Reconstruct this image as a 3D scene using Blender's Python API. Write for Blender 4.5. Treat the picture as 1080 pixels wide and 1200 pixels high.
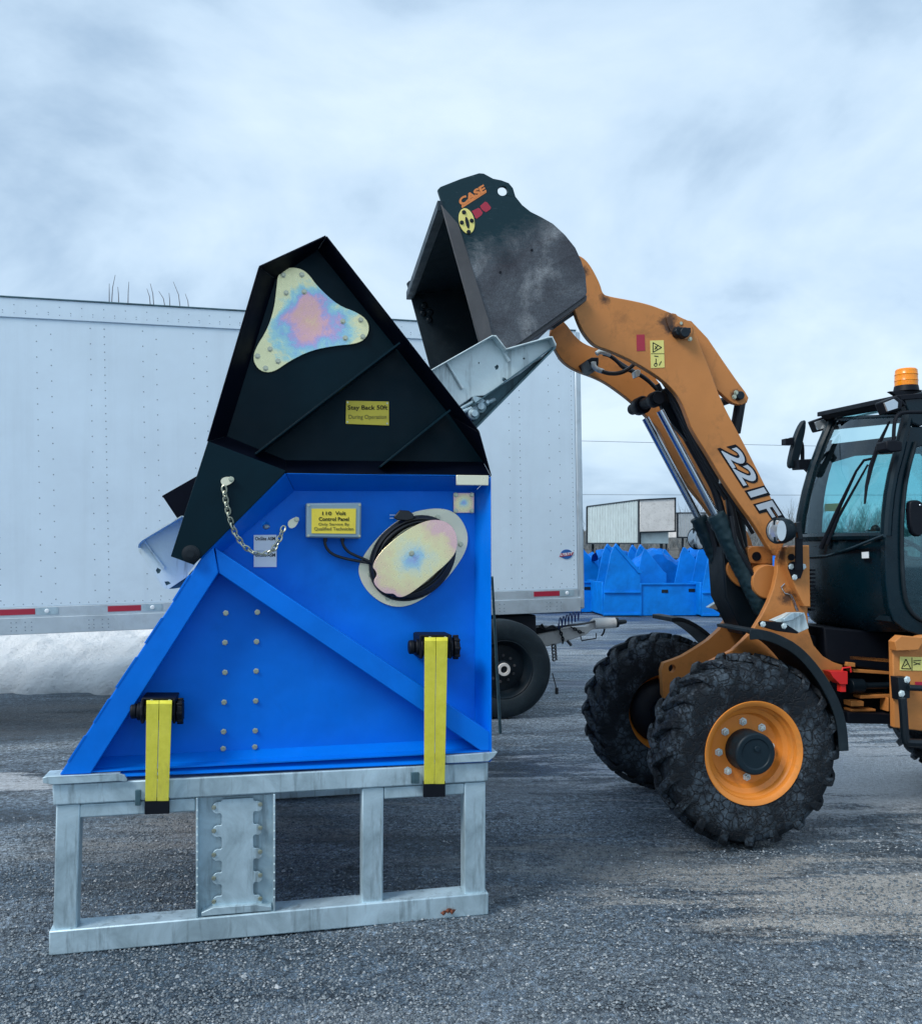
import bpy, bmesh, math, random
from mathutils import Vector, Matrix, noise
from mathutils.geometry import tessellate_polygon
R = math.radians
random.seed(7)
sc = bpy.context.scene
for o in list(bpy.data.objects): bpy.data.objects.remove(o)

# ------------------------------------------------------------------ camera, sky, sun, exposure
F, CX, HY, EYE = 1050.0, 540.0, 645.0, 1.63
cd = bpy.data.cameras.new("camera"); cam = bpy.data.objects.new("camera", cd)
sc.collection.objects.link(cam); sc.camera = cam
cam.location = (0, 0, EYE); cam.rotation_euler = (R(90), 0, 0)
cd.sensor_fit = 'HORIZONTAL'; cd.sensor_width = 36; cd.lens = 36*F/1080
cd.shift_y = (HY-600)/1080; cd.clip_start = .05; cd.clip_end = 3000

w = bpy.data.worlds.new("World"); sc.world = w; w.use_nodes = True
wt = w.node_tree; wt.nodes.clear()
def wn(t, **k):
    n = wt.nodes.new(t)
    for a, b in k.items(): setattr(n, a, b)
    return n
wo = wn('ShaderNodeOutputWorld'); bg = wn('ShaderNodeBackground'); bg.inputs[1].default_value = .1
sky = wn('ShaderNodeTexSky', sky_type='NISHITA', sun_disc=False)
SUN_EL, SUN_AZ = 44, 232          # degrees; azimuth clockwise from +Y
sky.sun_elevation = R(SUN_EL); sky.sun_rotation = R(SUN_AZ)
tc = wn('ShaderNodeTexCoord'); sep = wn('ShaderNodeSeparateXYZ'); wt.links.new(tc.outputs['Generated'], sep.inputs[0])
def wm(op, a, b=None):
    n = wn('ShaderNodeMath', operation=op)
    for i, v in enumerate((a, b)):
        if v is None: continue
        if isinstance(v, (int, float)): n.inputs[i].default_value = v
        else: wt.links.new(v, n.inputs[i])
    return n.outputs[0]
zz = wm('ADD', wm('MAXIMUM', sep.outputs[2], 0.0), .42)
cmb = wn('ShaderNodeCombineXYZ')
wt.links.new(wm('DIVIDE', sep.outputs[0], zz), cmb.inputs[0]); wt.links.new(wm('DIVIDE', sep.outputs[1], zz), cmb.inputs[1])
cmb.inputs[2].default_value = 8.3
nz = wn('ShaderNodeTexNoise'); nz.inputs['Scale'].default_value = 2.1; nz.inputs['Detail'].default_value = 7
nz.inputs['Roughness'].default_value = .54; nz.inputs['Distortion'].default_value = .35
wt.links.new(cmb.outputs[0], nz.inputs['Vector'])
cr = wn('ShaderNodeValToRGB'); wt.links.new(nz.outputs[0], cr.inputs[0])
e = cr.color_ramp.elements
e[0].position = .36; e[0].color = (.265, .37, .495, 1)
e[1].position = .63; e[1].color = (.495, .60, .69, 1)
m1 = e.new(.48); m1.color = (.39, .505, .625, 1)
sc10 = wn('ShaderNodeVectorMath', operation='SCALE'); sc10.inputs['Scale'].default_value = 10.0
wt.links.new(cr.outputs[0], sc10.inputs[0])
mx = wn('ShaderNodeMix', data_type='RGBA'); mx.inputs[0].default_value = .93
wt.links.new(sky.outputs[0], mx.inputs[6]); wt.links.new(sc10.outputs[0], mx.inputs[7])
wt.links.new(mx.outputs[2], bg.inputs[0]); wt.links.new(bg.outputs[0], wo.inputs[0])

sl = bpy.data.lights.new("sun", 'SUN'); sl.energy = 1.6; sl.angle = R(20); sl.color = (1, .97, .93)
so = bpy.data.objects.new("sun", sl); sc.collection.objects.link(so)
sd = Vector((math.sin(R(SUN_AZ))*math.cos(R(SUN_EL)), math.cos(R(SUN_AZ))*math.cos(R(SUN_EL)), math.sin(R(SUN_EL))))
so.rotation_euler = sd.to_track_quat('Z', 'Y').to_euler(); so.location = (0, -5, 20)
sc.view_settings.view_transform = 'Standard'; sc.view_settings.look = 'None'
sc.view_settings.exposure = 0.70; sc.view_settings.gamma = 1.0
sc.render.engine = 'CYCLES'

# ------------------------------------------------------------------ materials
def new_mat(name):
    m = bpy.data.materials.new(name); m.use_nodes = True
    nt = m.node_tree; nt.nodes.clear()
    out = nt.nodes.new('ShaderNodeOutputMaterial'); b = nt.nodes.new('ShaderNodeBsdfPrincipled')
    nt.links.new(b.outputs[0], out.inputs[0])
    return m, nt, b
def tex(nt, kind, scale, detail=4, rough=.55, vec=None, dist=0, stretch=None):
    t = nt.nodes.new(kind)
    t.inputs['Scale'].default_value = scale
    if 'Detail' in t.inputs: t.inputs['Detail'].default_value = detail
    if 'Roughness' in t.inputs: t.inputs['Roughness'].default_value = rough
    if 'Distortion' in t.inputs: t.inputs['Distortion'].default_value = dist
    if vec is None:
        c = nt.nodes.new('ShaderNodeTexCoord'); vec = c.outputs['Object']
    if stretch:
        mp = nt.nodes.new('ShaderNodeMapping'); mp.inputs['Scale'].default_value = stretch
        nt.links.new(vec, mp.inputs[0]); vec = mp.outputs[0]
    nt.links.new(vec, t.inputs['Vector'])
    return t
def ramp(nt, src, stops):
    r = nt.nodes.new('ShaderNodeValToRGB'); nt.links.new(src, r.inputs[0]); e = r.color_ramp.elements
    while len(e) < len(stops): e.new(.5)
    for i, (p, c) in enumerate(stops):
        e[i].position = p; e[i].color = (*c, 1) if len(c) == 3 else c
    return r.outputs[0]
def mixc(nt, f, a, b, mode='MIX'):
    n = nt.nodes.new('ShaderNodeMix'); n.data_type = 'RGBA'; n.blend_type = mode
    for i, v in ((0, f), (6, a), (7, b)):
        if isinstance(v, (int, float)): n.inputs[i].default_value = v
        elif isinstance(v, tuple): n.inputs[i].default_value = (*v, 1)
        else: nt.links.new(v, n.inputs[i])
    return n.outputs[2]
def bump(nt, b, src, strength, dist=.01, prev=None):
    n = nt.nodes.new('ShaderNodeBump'); n.inputs['Strength'].default_value = strength; n.inputs['Distance'].default_value = dist
    nt.links.new(src, n.inputs['Height'])
    if prev is not None: nt.links.new(prev, n.inputs['Normal'])
    nt.links.new(n.outputs[0], b.inputs['Normal']); return n.outputs[0]
def paint(name, col, rough=.4, metal=0, var=.18, dirt=None, dirt_amt=.4, dscale=3, bmp=.04, coat=0, spec=.5):
    m, nt, b = new_mat(name)
    n1 = tex(nt, 'ShaderNodeTexNoise', 2.3, 6, .6)
    lo = tuple(c*(1-var) for c in col); hi = tuple(min(1, c*(1+var)) for c in col)
    c = ramp(nt, n1.outputs[0], [(.3, lo), (.7, hi)])
    if dirt:
        n2 = tex(nt, 'ShaderNodeTexNoise', dscale, 9, .72, dist=.4)
        f = ramp(nt, n2.outputs[0], [(.52, (0, 0, 0)), (.75, (dirt_amt,)*3)])
        c = mixc(nt, f, c, dirt)
    nt.links.new(c, b.inputs['Base Color'])
    n3 = tex(nt, 'ShaderNodeTexNoise', 7, 6, .65)
    nt.links.new(ramp(nt, n3.outputs[0], [(.3, (max(.03, rough-.1),)*3), (.75, (min(1, rough+.16),)*3)]), b.inputs['Roughness'])
    b.inputs['Metallic'].default_value = metal
    b.inputs['Coat Weight'].default_value = coat; b.inputs['Specular IOR Level'].default_value = spec
    if bmp:
        n4 = tex(nt, 'ShaderNodeTexNoise', 60, 3, .6); bump(nt, b, n4.outputs[0], bmp*3, .002)
    return m
M = {}
M['blue'] = paint('blue paint', (.0, .165, .72), .42, 0, .13, dirt=(.0, .07, .36), dirt_amt=.45, dscale=1.6, spec=.16)
def wavy(m):
    nt = m.node_tree; b = [n for n in nt.nodes if n.type == 'BSDF_PRINCIPLED'][0]; prev = b.inputs['Normal'].links[0].from_socket if b.inputs['Normal'].links else None
    n = tex(nt, 'ShaderNodeTexNoise', 2.4, 3, .5); bump(nt, b, n.outputs[0], .5, .02, prev)
    sc_ = tex(nt, 'ShaderNodeTexNoise', 5, 10, .85, dist=3, stretch=(1, 1, 2.5)); src = b.inputs['Base Color'].links[0].from_socket
    nt.links.new(mixc(nt, ramp(nt, sc_.outputs[0], [(.62, (0, 0, 0)), (.70, (.35,)*3)]), src, (.04, .22, .62)), b.inputs['Base Color'])
wavy(M['blue'])
M['blue2'] = paint('blue paint weathered', (.0, .185, .66), .5, 0, .25, dirt=(.0, .07, .35), dirt_amt=.5, dscale=1.5, spec=.2)
M['liner'] = paint('blue liner film', (.0, .13, .52), .55, 0, .35, spec=.12)
M['black'] = paint('black green paint', (.0, .013, .022), .42, 0, .25, dirt=(.0, .028, .04), dirt_amt=.25, spec=.13)
M['orange'] = paint('orange paint', (.57, .225, .062), .40, 0, .10, dirt=(.16, .075, .03), dirt_amt=.6, dscale=4.5, spec=.35)
M['orange2'] = paint('orange rim paint', (.74, .25, .035), .42, 0, .08, dirt=(.28, .14, .05), dirt_amt=.6, dscale=5)
M['dark'] = paint('dark metal', (.003, .009, .015), .45, 0, .3, dirt=(.03, .05, .06), dirt_amt=.4, spec=.35)
M['plastic'] = paint('dark plastic', (.004, .014, .022), .5, 0, .2, spec=.3)
M['gloss'] = paint('cab black paint', (.001, .012, .020), .25, 0, .2, dirt=(.01, .03, .04), dirt_amt=.2, bmp=0, spec=.35)
M['sleeve'] = paint('crinkled sleeve', (.008, .030, .040), .5, 0, .3, dirt=(.04, .075, .09), dirt_amt=.6, dscale=14, spec=.4)
M['rubber'] = paint('rubber', (.004, .012, .018), .62, 0, .3, dirt=(.03, .045, .055), dirt_amt=.45, dscale=9, spec=.35)
M['chrome'] = paint('chrome rod', (.55, .62, .68), .16, 1, .1, bmp=0)
M['white'] = paint('trailer white', (.68, .81, .90), .38, 0, .04, dirt=(.48, .58, .66), dirt_amt=.35, dscale=.7, bmp=.01)
def streak(m):
    nt = m.node_tree; b = [n for n in nt.nodes if n.type == 'BSDF_PRINCIPLED'][0]; src = b.inputs['Base Color'].links[0].from_socket
    n = tex(nt, 'ShaderNodeTexNoise', 5, 7, .7, stretch=(1.2, 1.2, .06)); nt.links.new(mixc(nt, ramp(nt, n.outputs[0], [(.5, (0, 0, 0)), (.72, (.14,)*3)]), src, (.40, .48, .54)), b.inputs['Base Color'])
streak(M['white'])
M['alu'] = paint('aluminium rail', (.55, .63, .68), .42, .5, .12, dirt=(.30, .34, .36), dirt_amt=.5)
M['offwhite'] = paint('old white paint', (.62, .60, .57), .55, 0, .12, dirt=(.22, .20, .18), dirt_amt=.8, dscale=9)
M['greytrailer'] = paint('weathered trailer', (.50, .58, .58), .6, 0, .12, dirt=(.25, .27, .26), dirt_amt=.6, dscale=.8)
M['yellow'] = paint('yellow plate', (.82, .66, .06), .5, 0, .12, dirt=(.55, .42, .05), dirt_amt=.5, dscale=20)
M['yellowpale'] = paint('pale yellow label', (.82, .74, .22), .5, 0, .1)
M['red'] = paint('red', (.42, .02, .05), .4, 0, .15)
M['redbright'] = paint('bright red', (.72, .02, .02), .4, 0, .15)
M['ink'] = paint('black ink', (.002, .004, .009), .55, 0, .1, bmp=0, spec=.25)
M['inkgrey'] = paint('olive ink', (.16, .14, .03), .6, 0, .1, bmp=0)
M['silver'] = paint('silver decal', (.52, .58, .64), .35, .2, .2, bmp=0)
M['label'] = paint('white label', (.80, .86, .90), .5, 0, .06)
M['caseorange'] = paint('orange decal', (.75, .24, .06), .5, 0, .1)
M['web'] = None
M['cable'] = paint('black cable', (.006, .009, .014), .4, 0, .2, bmp=0)
M['bolt'] = paint('zinc bolt', (.52, .54, .42), .32, .85, .25, bmp=0)
M['boxgrey'] = paint('grey enclosure', (.22, .33, .40), .5, 0, .06)
M['logoblue'] = paint('logo blue', (.02, .12, .38), .4, 0, .15)
M['leaf'] = paint('dry leaf', (.20, .06, .03), .7, 0, .3)
M['wirefar'] = paint('weathered cable', (.16, .19, .22), .6, 0, .1, bmp=0)
M['wood'] = paint('bark', (.17, .17, .18), .8, 0, .3)
M['seat'] = paint('seat fabric', (.02, .022, .025), .9, 0, .2)
M['hose'] = paint('blue hose', (.01, .04, .22), .4, 0, .2)

def galv(name, base, contrast=.25, sc_=14, metal=.45):
    m, nt, b = new_mat(name)
    v = tex(nt, 'ShaderNodeTexVoronoi', sc_*3); n = tex(nt, 'ShaderNodeTexNoise', sc_*.35, 8, .7, dist=.6)
    dr = tex(nt, 'ShaderNodeTexNoise', 20, 6, .7, stretch=(1, 1, .10))
    lo = tuple(c*(1-contrast) for c in base); hi = tuple(min(1, c*(1+contrast)) for c in base)
    c = ramp(nt, n.outputs[0], [(.28, lo), (.5, base), (.75, hi)])
    c = mixc(nt, .22, c, ramp(nt, v.outputs['Color'], [(.2, (.38,)*3), (.8, (.62,)*3)]), 'OVERLAY')
    f = ramp(nt, dr.outputs[0], [(.54, (0, 0, 0)), (.66, (.6,)*3)])
    c = mixc(nt, f, c, tuple(x*.38 for x in base))
    nt.links.new(c, b.inputs['Base Color']); b.inputs['Metallic'].default_value = metal
    nt.links.new(ramp(nt, n.outputs[0], [(.3, (.34,)*3), (.7, (.58,)*3)]), b.inputs['Roughness'])
    bump(nt, b, n.outputs[0], .15, .01); return m
M['galv'] = galv('galvanised steel', (.44, .58, .65), .34)
M['galvb'] = galv('bright galvanised steel', (.66, .78, .80), .2, 9, .25)
M['galvd'] = galv('dark galvanised steel', (.07, .14, .17), .5, 20)

def iridescent(name, stops, k=1.0, amp=.5):
    m, nt, b = new_mat(name)
    co = nt.nodes.new('ShaderNodeTexCoord'); mp = nt.nodes.new('ShaderNodeMapping'); mp.inputs['Location'].default_value = (-.5, 0, -.5); mp.inputs['Scale'].default_value = (1, 0, 1)
    nt.links.new(co.outputs['Generated'], mp.inputs[0]); ln_ = nt.nodes.new('ShaderNodeVectorMath'); ln_.operation = 'LENGTH'; nt.links.new(mp.outputs[0], ln_.inputs[0])
    n = tex(nt, 'ShaderNodeTexNoise', 4.5, 7, .68, dist=.3); n2 = tex(nt, 'ShaderNodeTexNoise', 40, 7, .75)
    q = nt.nodes.new('ShaderNodeMath'); q.operation = 'MULTIPLY_ADD'; q.inputs[1].default_value = amp; nt.links.new(n.outputs[0], q.inputs[0]); nt.links.new(ln_.outputs['Value'], q.inputs[2])
    q2 = nt.nodes.new('ShaderNodeMath'); q2.operation = 'MULTIPLY_ADD'; q2.inputs[1].default_value = .05; nt.links.new(n2.outputs[0], q2.inputs[0]); nt.links.new(q.outputs[0], q2.inputs[2])
    c = ramp(nt, q2.outputs[0], stops)
    nt.links.new(c, b.inputs['Base Color']); b.inputs['Metallic'].default_value = .55
    nt.links.new(ramp(nt, n2.outputs[0], [(.3, (.22,)*3), (.7, (.38,)*3)]), b.inputs['Roughness']); bump(nt, b, n2.outputs[0], .06, .004); return m
M['zinc'] = iridescent('yellow zinc plate', [(.42, (.60, .42, .72)), (.50, (.36, .52, .80)), (.58, (.42, .68, .80)), (.67, (.76, .82, .62)), (.78, (.90, .84, .48)), (.90, (.88, .72, .46)), (1, (.84, .55, .55))], 1, .95)
M['zincpink'] = iridescent('rainbow zinc plate', [(.44, (.92, .72, .42)), (.54, (.90, .54, .44)), (.64, (.88, .50, .56)), (.70, (.56, .46, .76)), (.75, (.34, .60, .80)), (.82, (.46, .76, .74)), (.90, (.92, .88, .52))], 1, .95)
M['zincplain'] = paint('plain zinc plate', (.80, .78, .60), .32, .45, .08, dirt=(.70, .50, .55), dirt_amt=.4, dscale=9)

def web_mat():
    m, nt, b = new_mat('yellow polyester webbing')
    w_ = tex(nt, 'ShaderNodeTexWave', 90, 2, .5); w_.wave_type = 'BANDS'; w_.bands_direction = 'Z'
    n = tex(nt, 'ShaderNodeTexNoise', 12, 6, .7)
    c = ramp(nt, n.outputs[0], [(.3, (.74, .68, .03)), (.65, (.90, .84, .08))])
    c = mixc(nt, ramp(nt, tex(nt, 'ShaderNodeTexNoise', 9, 7, .75, stretch=(1, 1, .4)).outputs[0], [(.52, (0, 0, 0)), (.7, (.45,)*3)]), c, (.42, .36, .06))
    nt.links.new(c, b.inputs['Base Color']); b.inputs['Roughness'].default_value = .55
    bump(nt, b, w_.outputs[0], .6, .004); return m
M['web'] = web_mat()

def bucket_mat():
    m, nt, b = new_mat('worn bucket steel')
    g = nt.nodes.new('ShaderNodeNewGeometry'); sp = nt.nodes.new('ShaderNodeSeparateXYZ'); nt.links.new(g.outputs['Position'], sp.inputs[0])
    n = tex(nt, 'ShaderNodeTexNoise', 2.6, 7, .62, dist=.4)
    n2 = tex(nt, 'ShaderNodeTexNoise', 150, 5, .8)
    n3 = tex(nt, 'ShaderNodeTexNoise', 7, 9, .8, stretch=(1.6, 1, 6), dist=1.6)
    n4 = tex(nt, 'ShaderNodeTexNoise', 22, 8, .8, stretch=(1, 1, 2.6), dist=.8)
    def ma(a_, k, c_):
        q = nt.nodes.new('ShaderNodeMath'); q.operation = 'MULTIPLY_ADD'; q.inputs[1].default_value = k; nt.links.new(a_, q.inputs[0])
        if isinstance(c_, (int, float)): q.inputs[2].default_value = c_
        else: nt.links.new(c_, q.inputs[2])
        return q.outputs[0]
    # paint survives towards the top corner of the plate; scraped bare below it
    v = ma(sp.outputs[0], .55, ma(sp.outputs[2], -1.0, 3.40)); v = ma(n4.outputs[0], .30, ma(n.outputs[0], .25, v))
    f = ramp(nt, v, [(.50, (0, 0, 0)), (.66, (1, 1, 1))])
    bare = ramp(nt, n.outputs[0], [(.36, (.045, .045, .055)), (.50, (.095, .105, .12)), (.62, (.27, .28, .29))])
    bare = mixc(nt, 1.0, bare, ramp(nt, n2.outputs[0], [(.3, (.45,)*3), (.55, (1,)*3), (.75, (1.7,)*3)]), 'MULTIPLY')
    bare = mixc(nt, ramp(nt, n4.outputs[0], [(.5, (0, 0, 0)), (.66, (.55,)*3)]), bare, (.035, .03, .035))
    pt = ramp(nt, n3.outputs[0], [(.60, (.002, .026, .036)), (.68, (.06, .10, .115))])
    nt.links.new(mixc(nt, f, pt, bare), b.inputs['Base Color']); b.inputs['Metallic'].default_value = .4
    nt.links.new(ramp(nt, n4.outputs[0], [(.3, (.30,)*3), (.7, (.55,)*3)]), b.inputs['Roughness'])
    bump(nt, b, n4.outputs[0], .12, .004); return m
M['bucket'] = bucket_mat()
M['bucketin'] = paint('bucket inside', (.008, .020, .030), .5, .3, .35, dirt=(.05, .07, .08), dirt_amt=.35, dscale=12)
M['wear'] = paint('bare worn steel', (.085, .085, .09), .5, .4, .3, dirt=(.14, .13, .12), dirt_amt=.5, dscale=10)

def tyre_mat():
    m, nt, b = new_mat('cracked muddy tyre')
    v = tex(nt, 'ShaderNodeTexVoronoi', 26, stretch=None); v.feature = 'DISTANCE_TO_EDGE'
    n0 = tex(nt, 'ShaderNodeTexNoise', 5, 5, .6, dist=1)
    co = nt.nodes.new('ShaderNodeTexCoord')
    dv = nt.nodes.new('ShaderNodeMix'); dv.data_type = 'RGBA'; dv.inputs[0].default_value = .12
    nt.links.new(co.outputs['Object'], dv.inputs[6]); nt.links.new(n0.outputs['Color'], dv.inputs[7]); nt.links.new(dv.outputs[2], v.inputs['Vector'])
    n = tex(nt, 'ShaderNodeTexNoise', 4.5, 8, .7)
    n2 = tex(nt, 'ShaderNodeTexNoise', 38, 6, .75)
    crack = ramp(nt, v.outputs['Distance'], [(.015, (0, 0, 0)), (.05, (1, 1, 1))])
    mud = ramp(nt, n2.outputs[0], [(.3, (.010, .020, .030)), (.72, (.085, .115, .145))])
    c = mixc(nt, crack, (.003, .005, .008), mud)
    f = ramp(nt, n.outputs[0], [(.46, (0, 0, 0)), (.56, (1, 1, 1))])
    c = mixc(nt, f, (.003, .007, .012), c)
    nt.links.new(c, b.inputs['Base Color']); b.inputs['Roughness'].default_value = .6; b.inputs['Specular IOR Level'].default_value = .35
    p = bump(nt, b, crack, .7, .01); bump(nt, b, n2.outputs[0], .4, .006, p); return m
M['tyre'] = tyre_mat()

def glass(name, col, alpha):
    m, nt, b = new_mat(name)
    out = [n for n in nt.nodes if n.type == 'OUTPUT_MATERIAL'][0]
    tr = nt.nodes.new('ShaderNodeBsdfTransparent'); tr.inputs[0].default_value = (*col, 1)
    gl = nt.nodes.new('ShaderNodeBsdfGlossy'); gl.inputs['Roughness'].default_value = .03; gl.inputs[0].default_value = (.8, .9, .95, 1)
    fr = nt.nodes.new('ShaderNodeFresnel'); fr.inputs[0].default_value = 1.5
    mm = nt.nodes.new('ShaderNodeMixShader'); a = nt.nodes.new('ShaderNodeMath'); a.operation = 'ADD'; a.inputs[1].default_value = alpha
    nt.links.new(fr.outputs[0], a.inputs[0]); nt.links.new(a.outputs[0], mm.inputs[0])
    nt.links.new(tr.outputs[0], mm.inputs[1]); nt.links.new(gl.outputs[0], mm.inputs[2]); nt.links.new(mm.outputs[0], out.inputs[0]); return m
M['glass'] = glass('tinted cab glass', (.62, .86, .88), .03)
M['lens'] = paint('lamp lens', (.62, .68, .72), .12, .6, .15, bmp=0)
def amber():
    m, nt, b = new_mat('amber beacon plastic'); b.inputs['Base Color'].default_value = (.95, .30, .01, 1)
    b.inputs['Roughness'].default_value = .25; b.inputs['Subsurface Weight'].default_value = .3; b.inputs['Subsurface Radius'].default_value = (.03, .01, .003); return m
M['amber'] = amber()

# ------------------------------------------------------------------ geometry helpers
class Fr:                         # a vertical plane at real distance: O on it, u along it (picture right), n away from the camera
    def __init__(s, O, u):
        s.O = Vector((O[0], O[1], 0)); s.u = Vector((u[0], u[1], 0)).normalized(); s.n = Vector((-s.u.y, s.u.x, 0))
    def P(s, px, py, t=0):
        d = Vector(((px-CX)/F, 1, (HY-py)/F)); k = (t+s.n.dot(s.O))/(s.n.x*d.x+s.n.y)
        return Vector((0, 0, EYE))+d*k
    def L(s, a, t, z): return s.O+s.u*a+s.n*t+Vector((0, 0, z))
MU = Fr((-1.656, 3.60), (1.778, .41))
LO = Fr((1.598, 4.82), (math.cos(R(9.4)), math.sin(R(9.4))))
BU = Fr((.264, 4.63), (.988, .157))
TR = Fr((-3.955, 7.69), (5.222, 1.61))
W = {}
SPLIT = dict(weld_beads='weld_bead', bolts='bolt', rivets_sign='rivet', screws='screw', wheel_nuts='wheel_nut', notch_pins='notch_pin', reflector='reflector', marker_plate='marker_plate', marker_lens='marker_lens', support_leg='support_leg', posts='post', wires='wire', rib='rib', tray_rib='tray_rib', weld_tab='weld_tab', plug_prongs='plug_prong', cable_gland='cable_gland', pin='pin', plug_holes='plug_hole', lifting_slot='lifting_slot', oval_studs='stud', grille='grille_bar', strap_lug='strap_lug')
class MB:
    def __init__(s): s.v = []; s.f = []; s.m = []; s.mi = 0
    def add(s, vs, fs):
        o = len(s.v); s.v += [Vector(x) for x in vs]; s.f += [tuple(i+o for i in f) for f in fs]; s.m += [s.mi]*len(fs); return s
    def prism(s, loop, ext, holes=()):
        loops = [[Vector(p) for p in loop]]+[[Vector(p) for p in h] for h in holes]
        tris = tessellate_polygon(loops); flat = [p for l in loops for p in l]; N = len(flat); ext = Vector(ext)
        if holes:
            fs = [tuple(t) for t in tris]+[tuple(i+N for i in reversed(t)) for t in tris]
        else: fs = [tuple(range(N)), tuple(range(2*N-1, N-1, -1))]
        k = 0
        for l in loops:
            n = len(l)
            for i in range(n): a, b = k+i, k+(i+1) % n; fs.append((a, b, b+N, a+N))
            k += n
        return s.add(flat+[p+ext for p in flat], fs)
    def pp(s, fr, pts, t0, t1, holes=()):      # outline given on plane t0, thickness to t1
        return s.prism([fr.P(x, y, t0) for x, y in pts], fr.n*(t1-t0), [[fr.P(x, y, t0) for x, y in h] for h in holes])
    def box(s, c, sz, ax=None):
        c = Vector(c); X, Y, Z = ax if ax else (Vector((1, 0, 0)), Vector((0, 1, 0)), Vector((0, 0, 1)))
        vs = [c+X*(i*sz[0]/2)+Y*(j*sz[1]/2)+Z*(k*sz[2]/2) for k in (-1, 1) for j in (-1, 1) for i in (-1, 1)]
        return s.add(vs, [(0, 2, 3, 1), (4, 5, 7, 6), (0, 1, 5, 4), (2, 6, 7, 3), (0, 4, 6, 2), (1, 3, 7, 5)])
    def bar(s, a, b, w_, h_, up=(0, 0, 1)):
        a = Vector(a); b = Vector(b); X = (b-a).normalized(); up = Vector(up); Y = up.cross(X).normalized(); Z = X.cross(Y)
        return s.box((a+b)/2, ((b-a).length, w_, h_), (X, Y, Z))
    def lathe(s, c, axis, prof, seg=32, cap=True):
        c = Vector(c); A = Vector(axis).normalized(); X = A.orthogonal().normalized(); Y = A.cross(X)
        vs = [c+A*h+(X*math.cos(2*math.pi*k/seg)+Y*math.sin(2*math.pi*k/seg))*r for r, h in prof for k in range(seg)]
        fs = [(i*seg+k, i*seg+(k+1) % seg, (i+1)*seg+(k+1) % seg, (i+1)*seg+k) for i in range(len(prof)-1) for k in range(seg)]
        if cap:
            if prof[0][0] > 1e-4: fs.append(tuple(reversed(range(seg))))
            if prof[-1][0] > 1e-4: fs.append(tuple(range((len(prof)-1)*seg, len(prof)*seg)))
        return s.add(vs, fs)
    def cyl(s, a, b, r, r2=None, seg=16):
        a = Vector(a); b = Vector(b); d = b-a
        return s.lathe(a, d, [(r, 0), (r if r2 is None else r2, d.length)], seg)
    def tube(s, pts, r, seg=8, closed=False):
        pts = [Vector(p) for p in pts]; n = len(pts); vs = []; fs = []; ref = None
        rs = r if isinstance(r, (list, tuple)) else [r]*n
        for i, p in enumerate(pts):
            if closed: d = pts[(i+1) % n]-pts[i-1]
            else: d = pts[min(i+1, n-1)]-pts[max(i-1, 0)]
            d.normalize()
            if ref is None: ref = d.orthogonal().normalized()
            ref = (ref-d*ref.dot(d)).normalized(); q = d.cross(ref)
            vs += [p+(ref*math.cos(2*math.pi*k/seg)+q*math.sin(2*math.pi*k/seg))*rs[i] for k in range(seg)]
        m = n if closed else n-1
        for i in range(m):
            j = (i+1) % n
            for k in range(seg): fs.append((i*seg+k, i*seg+(k+1) % seg, j*seg+(k+1) % seg, j*seg+k))
        if not closed: fs += [tuple(reversed(range(seg))), tuple(range((n-1)*seg, n*seg))]
        return s.add(vs, fs)
    def ruled(s, A, B, closed=False):
        n = len(A); m = n if closed else n-1
        return s.add(list(A)+list(B), [(i, (i+1) % n, n+(i+1) % n, n+i) for i in range(m)])
    def slab(s, A, B, th):                 # ruled sheet with thickness vector
        th = Vector(th); n = len(A); A = [Vector(a) for a in A]; B = [Vector(b) for b in B]
        vs = A+B+[a+th for a in A]+[b+th for b in B]; fs = []
        for i in range(n-1):
            fs += [(i, i+1, n+i+1, n+i), (2*n+i, 3*n+i, 3*n+i+1, 2*n+i+1), (i, 2*n+i, 2*n+i+1, i+1), (n+i, n+i+1, 3*n+i+1, 3*n+i)]
        fs += [(0, n, 3*n, 2*n), (n-1, 3*n-1, 4*n-1, 2*n-1)]
        return s.add(vs, fs)
    def ball(s, c, r, sq=(1, 1, 1), seg=12, rings=8):
        c = Vector(c); vs = []; fs = []
        for i in range(rings+1):
            a = math.pi*i/rings
            for k in range(seg):
                b = 2*math.pi*k/seg; vs.append(c+Vector((math.sin(a)*math.cos(b)*r*sq[0], math.sin(a)*math.sin(b)*r*sq[1], math.cos(a)*r*sq[2])))
        for i in range(rings):
            for k in range(seg): fs.append((i*seg+k, i*seg+(k+1) % seg, (i+1)*seg+(k+1) % seg, (i+1)*seg+k))
        return s.add(vs, fs)
    def text(s, body, bl, br, tl, th, bold=0.0, spacing=1.0):
        cu = bpy.data.curves.new('t', 'FONT'); cu.body = body; cu.size = 1; cu.extrude = .01; cu.offset = bold; cu.space_character = spacing
        cu.resolution_u = 4; cu.align_x = 'CENTER'; cu.space_line = 1.0
        o = bpy.data.objects.new('t', cu); sc.collection.objects.link(o); bpy.context.view_layer.update()
        me = bpy.data.meshes.new_from_object(o.evaluated_get(bpy.context.evaluated_depsgraph_get()))
        xs = [v.co.x for v in me.vertices]; ys = [v.co.y for v in me.vertices]
        x0, x1, y0, y1 = min(xs)+bold, max(xs)-bold, min(ys)+bold, max(ys)-bold
        bl, br, tl, th = Vector(bl), Vector(br), Vector(tl), Vector(th)
        vs = [bl+(br-bl)*((v.co.x-x0)/(x1-x0))+(tl-bl)*((v.co.y-y0)/(y1-y0))+th*(v.co.z/.02+.5) for v in me.vertices]
        s.add(vs, [tuple(p.vertices) for p in me.polygons])
        bpy.data.objects.remove(o); bpy.data.curves.remove(cu); bpy.data.meshes.remove(me); return s
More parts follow.
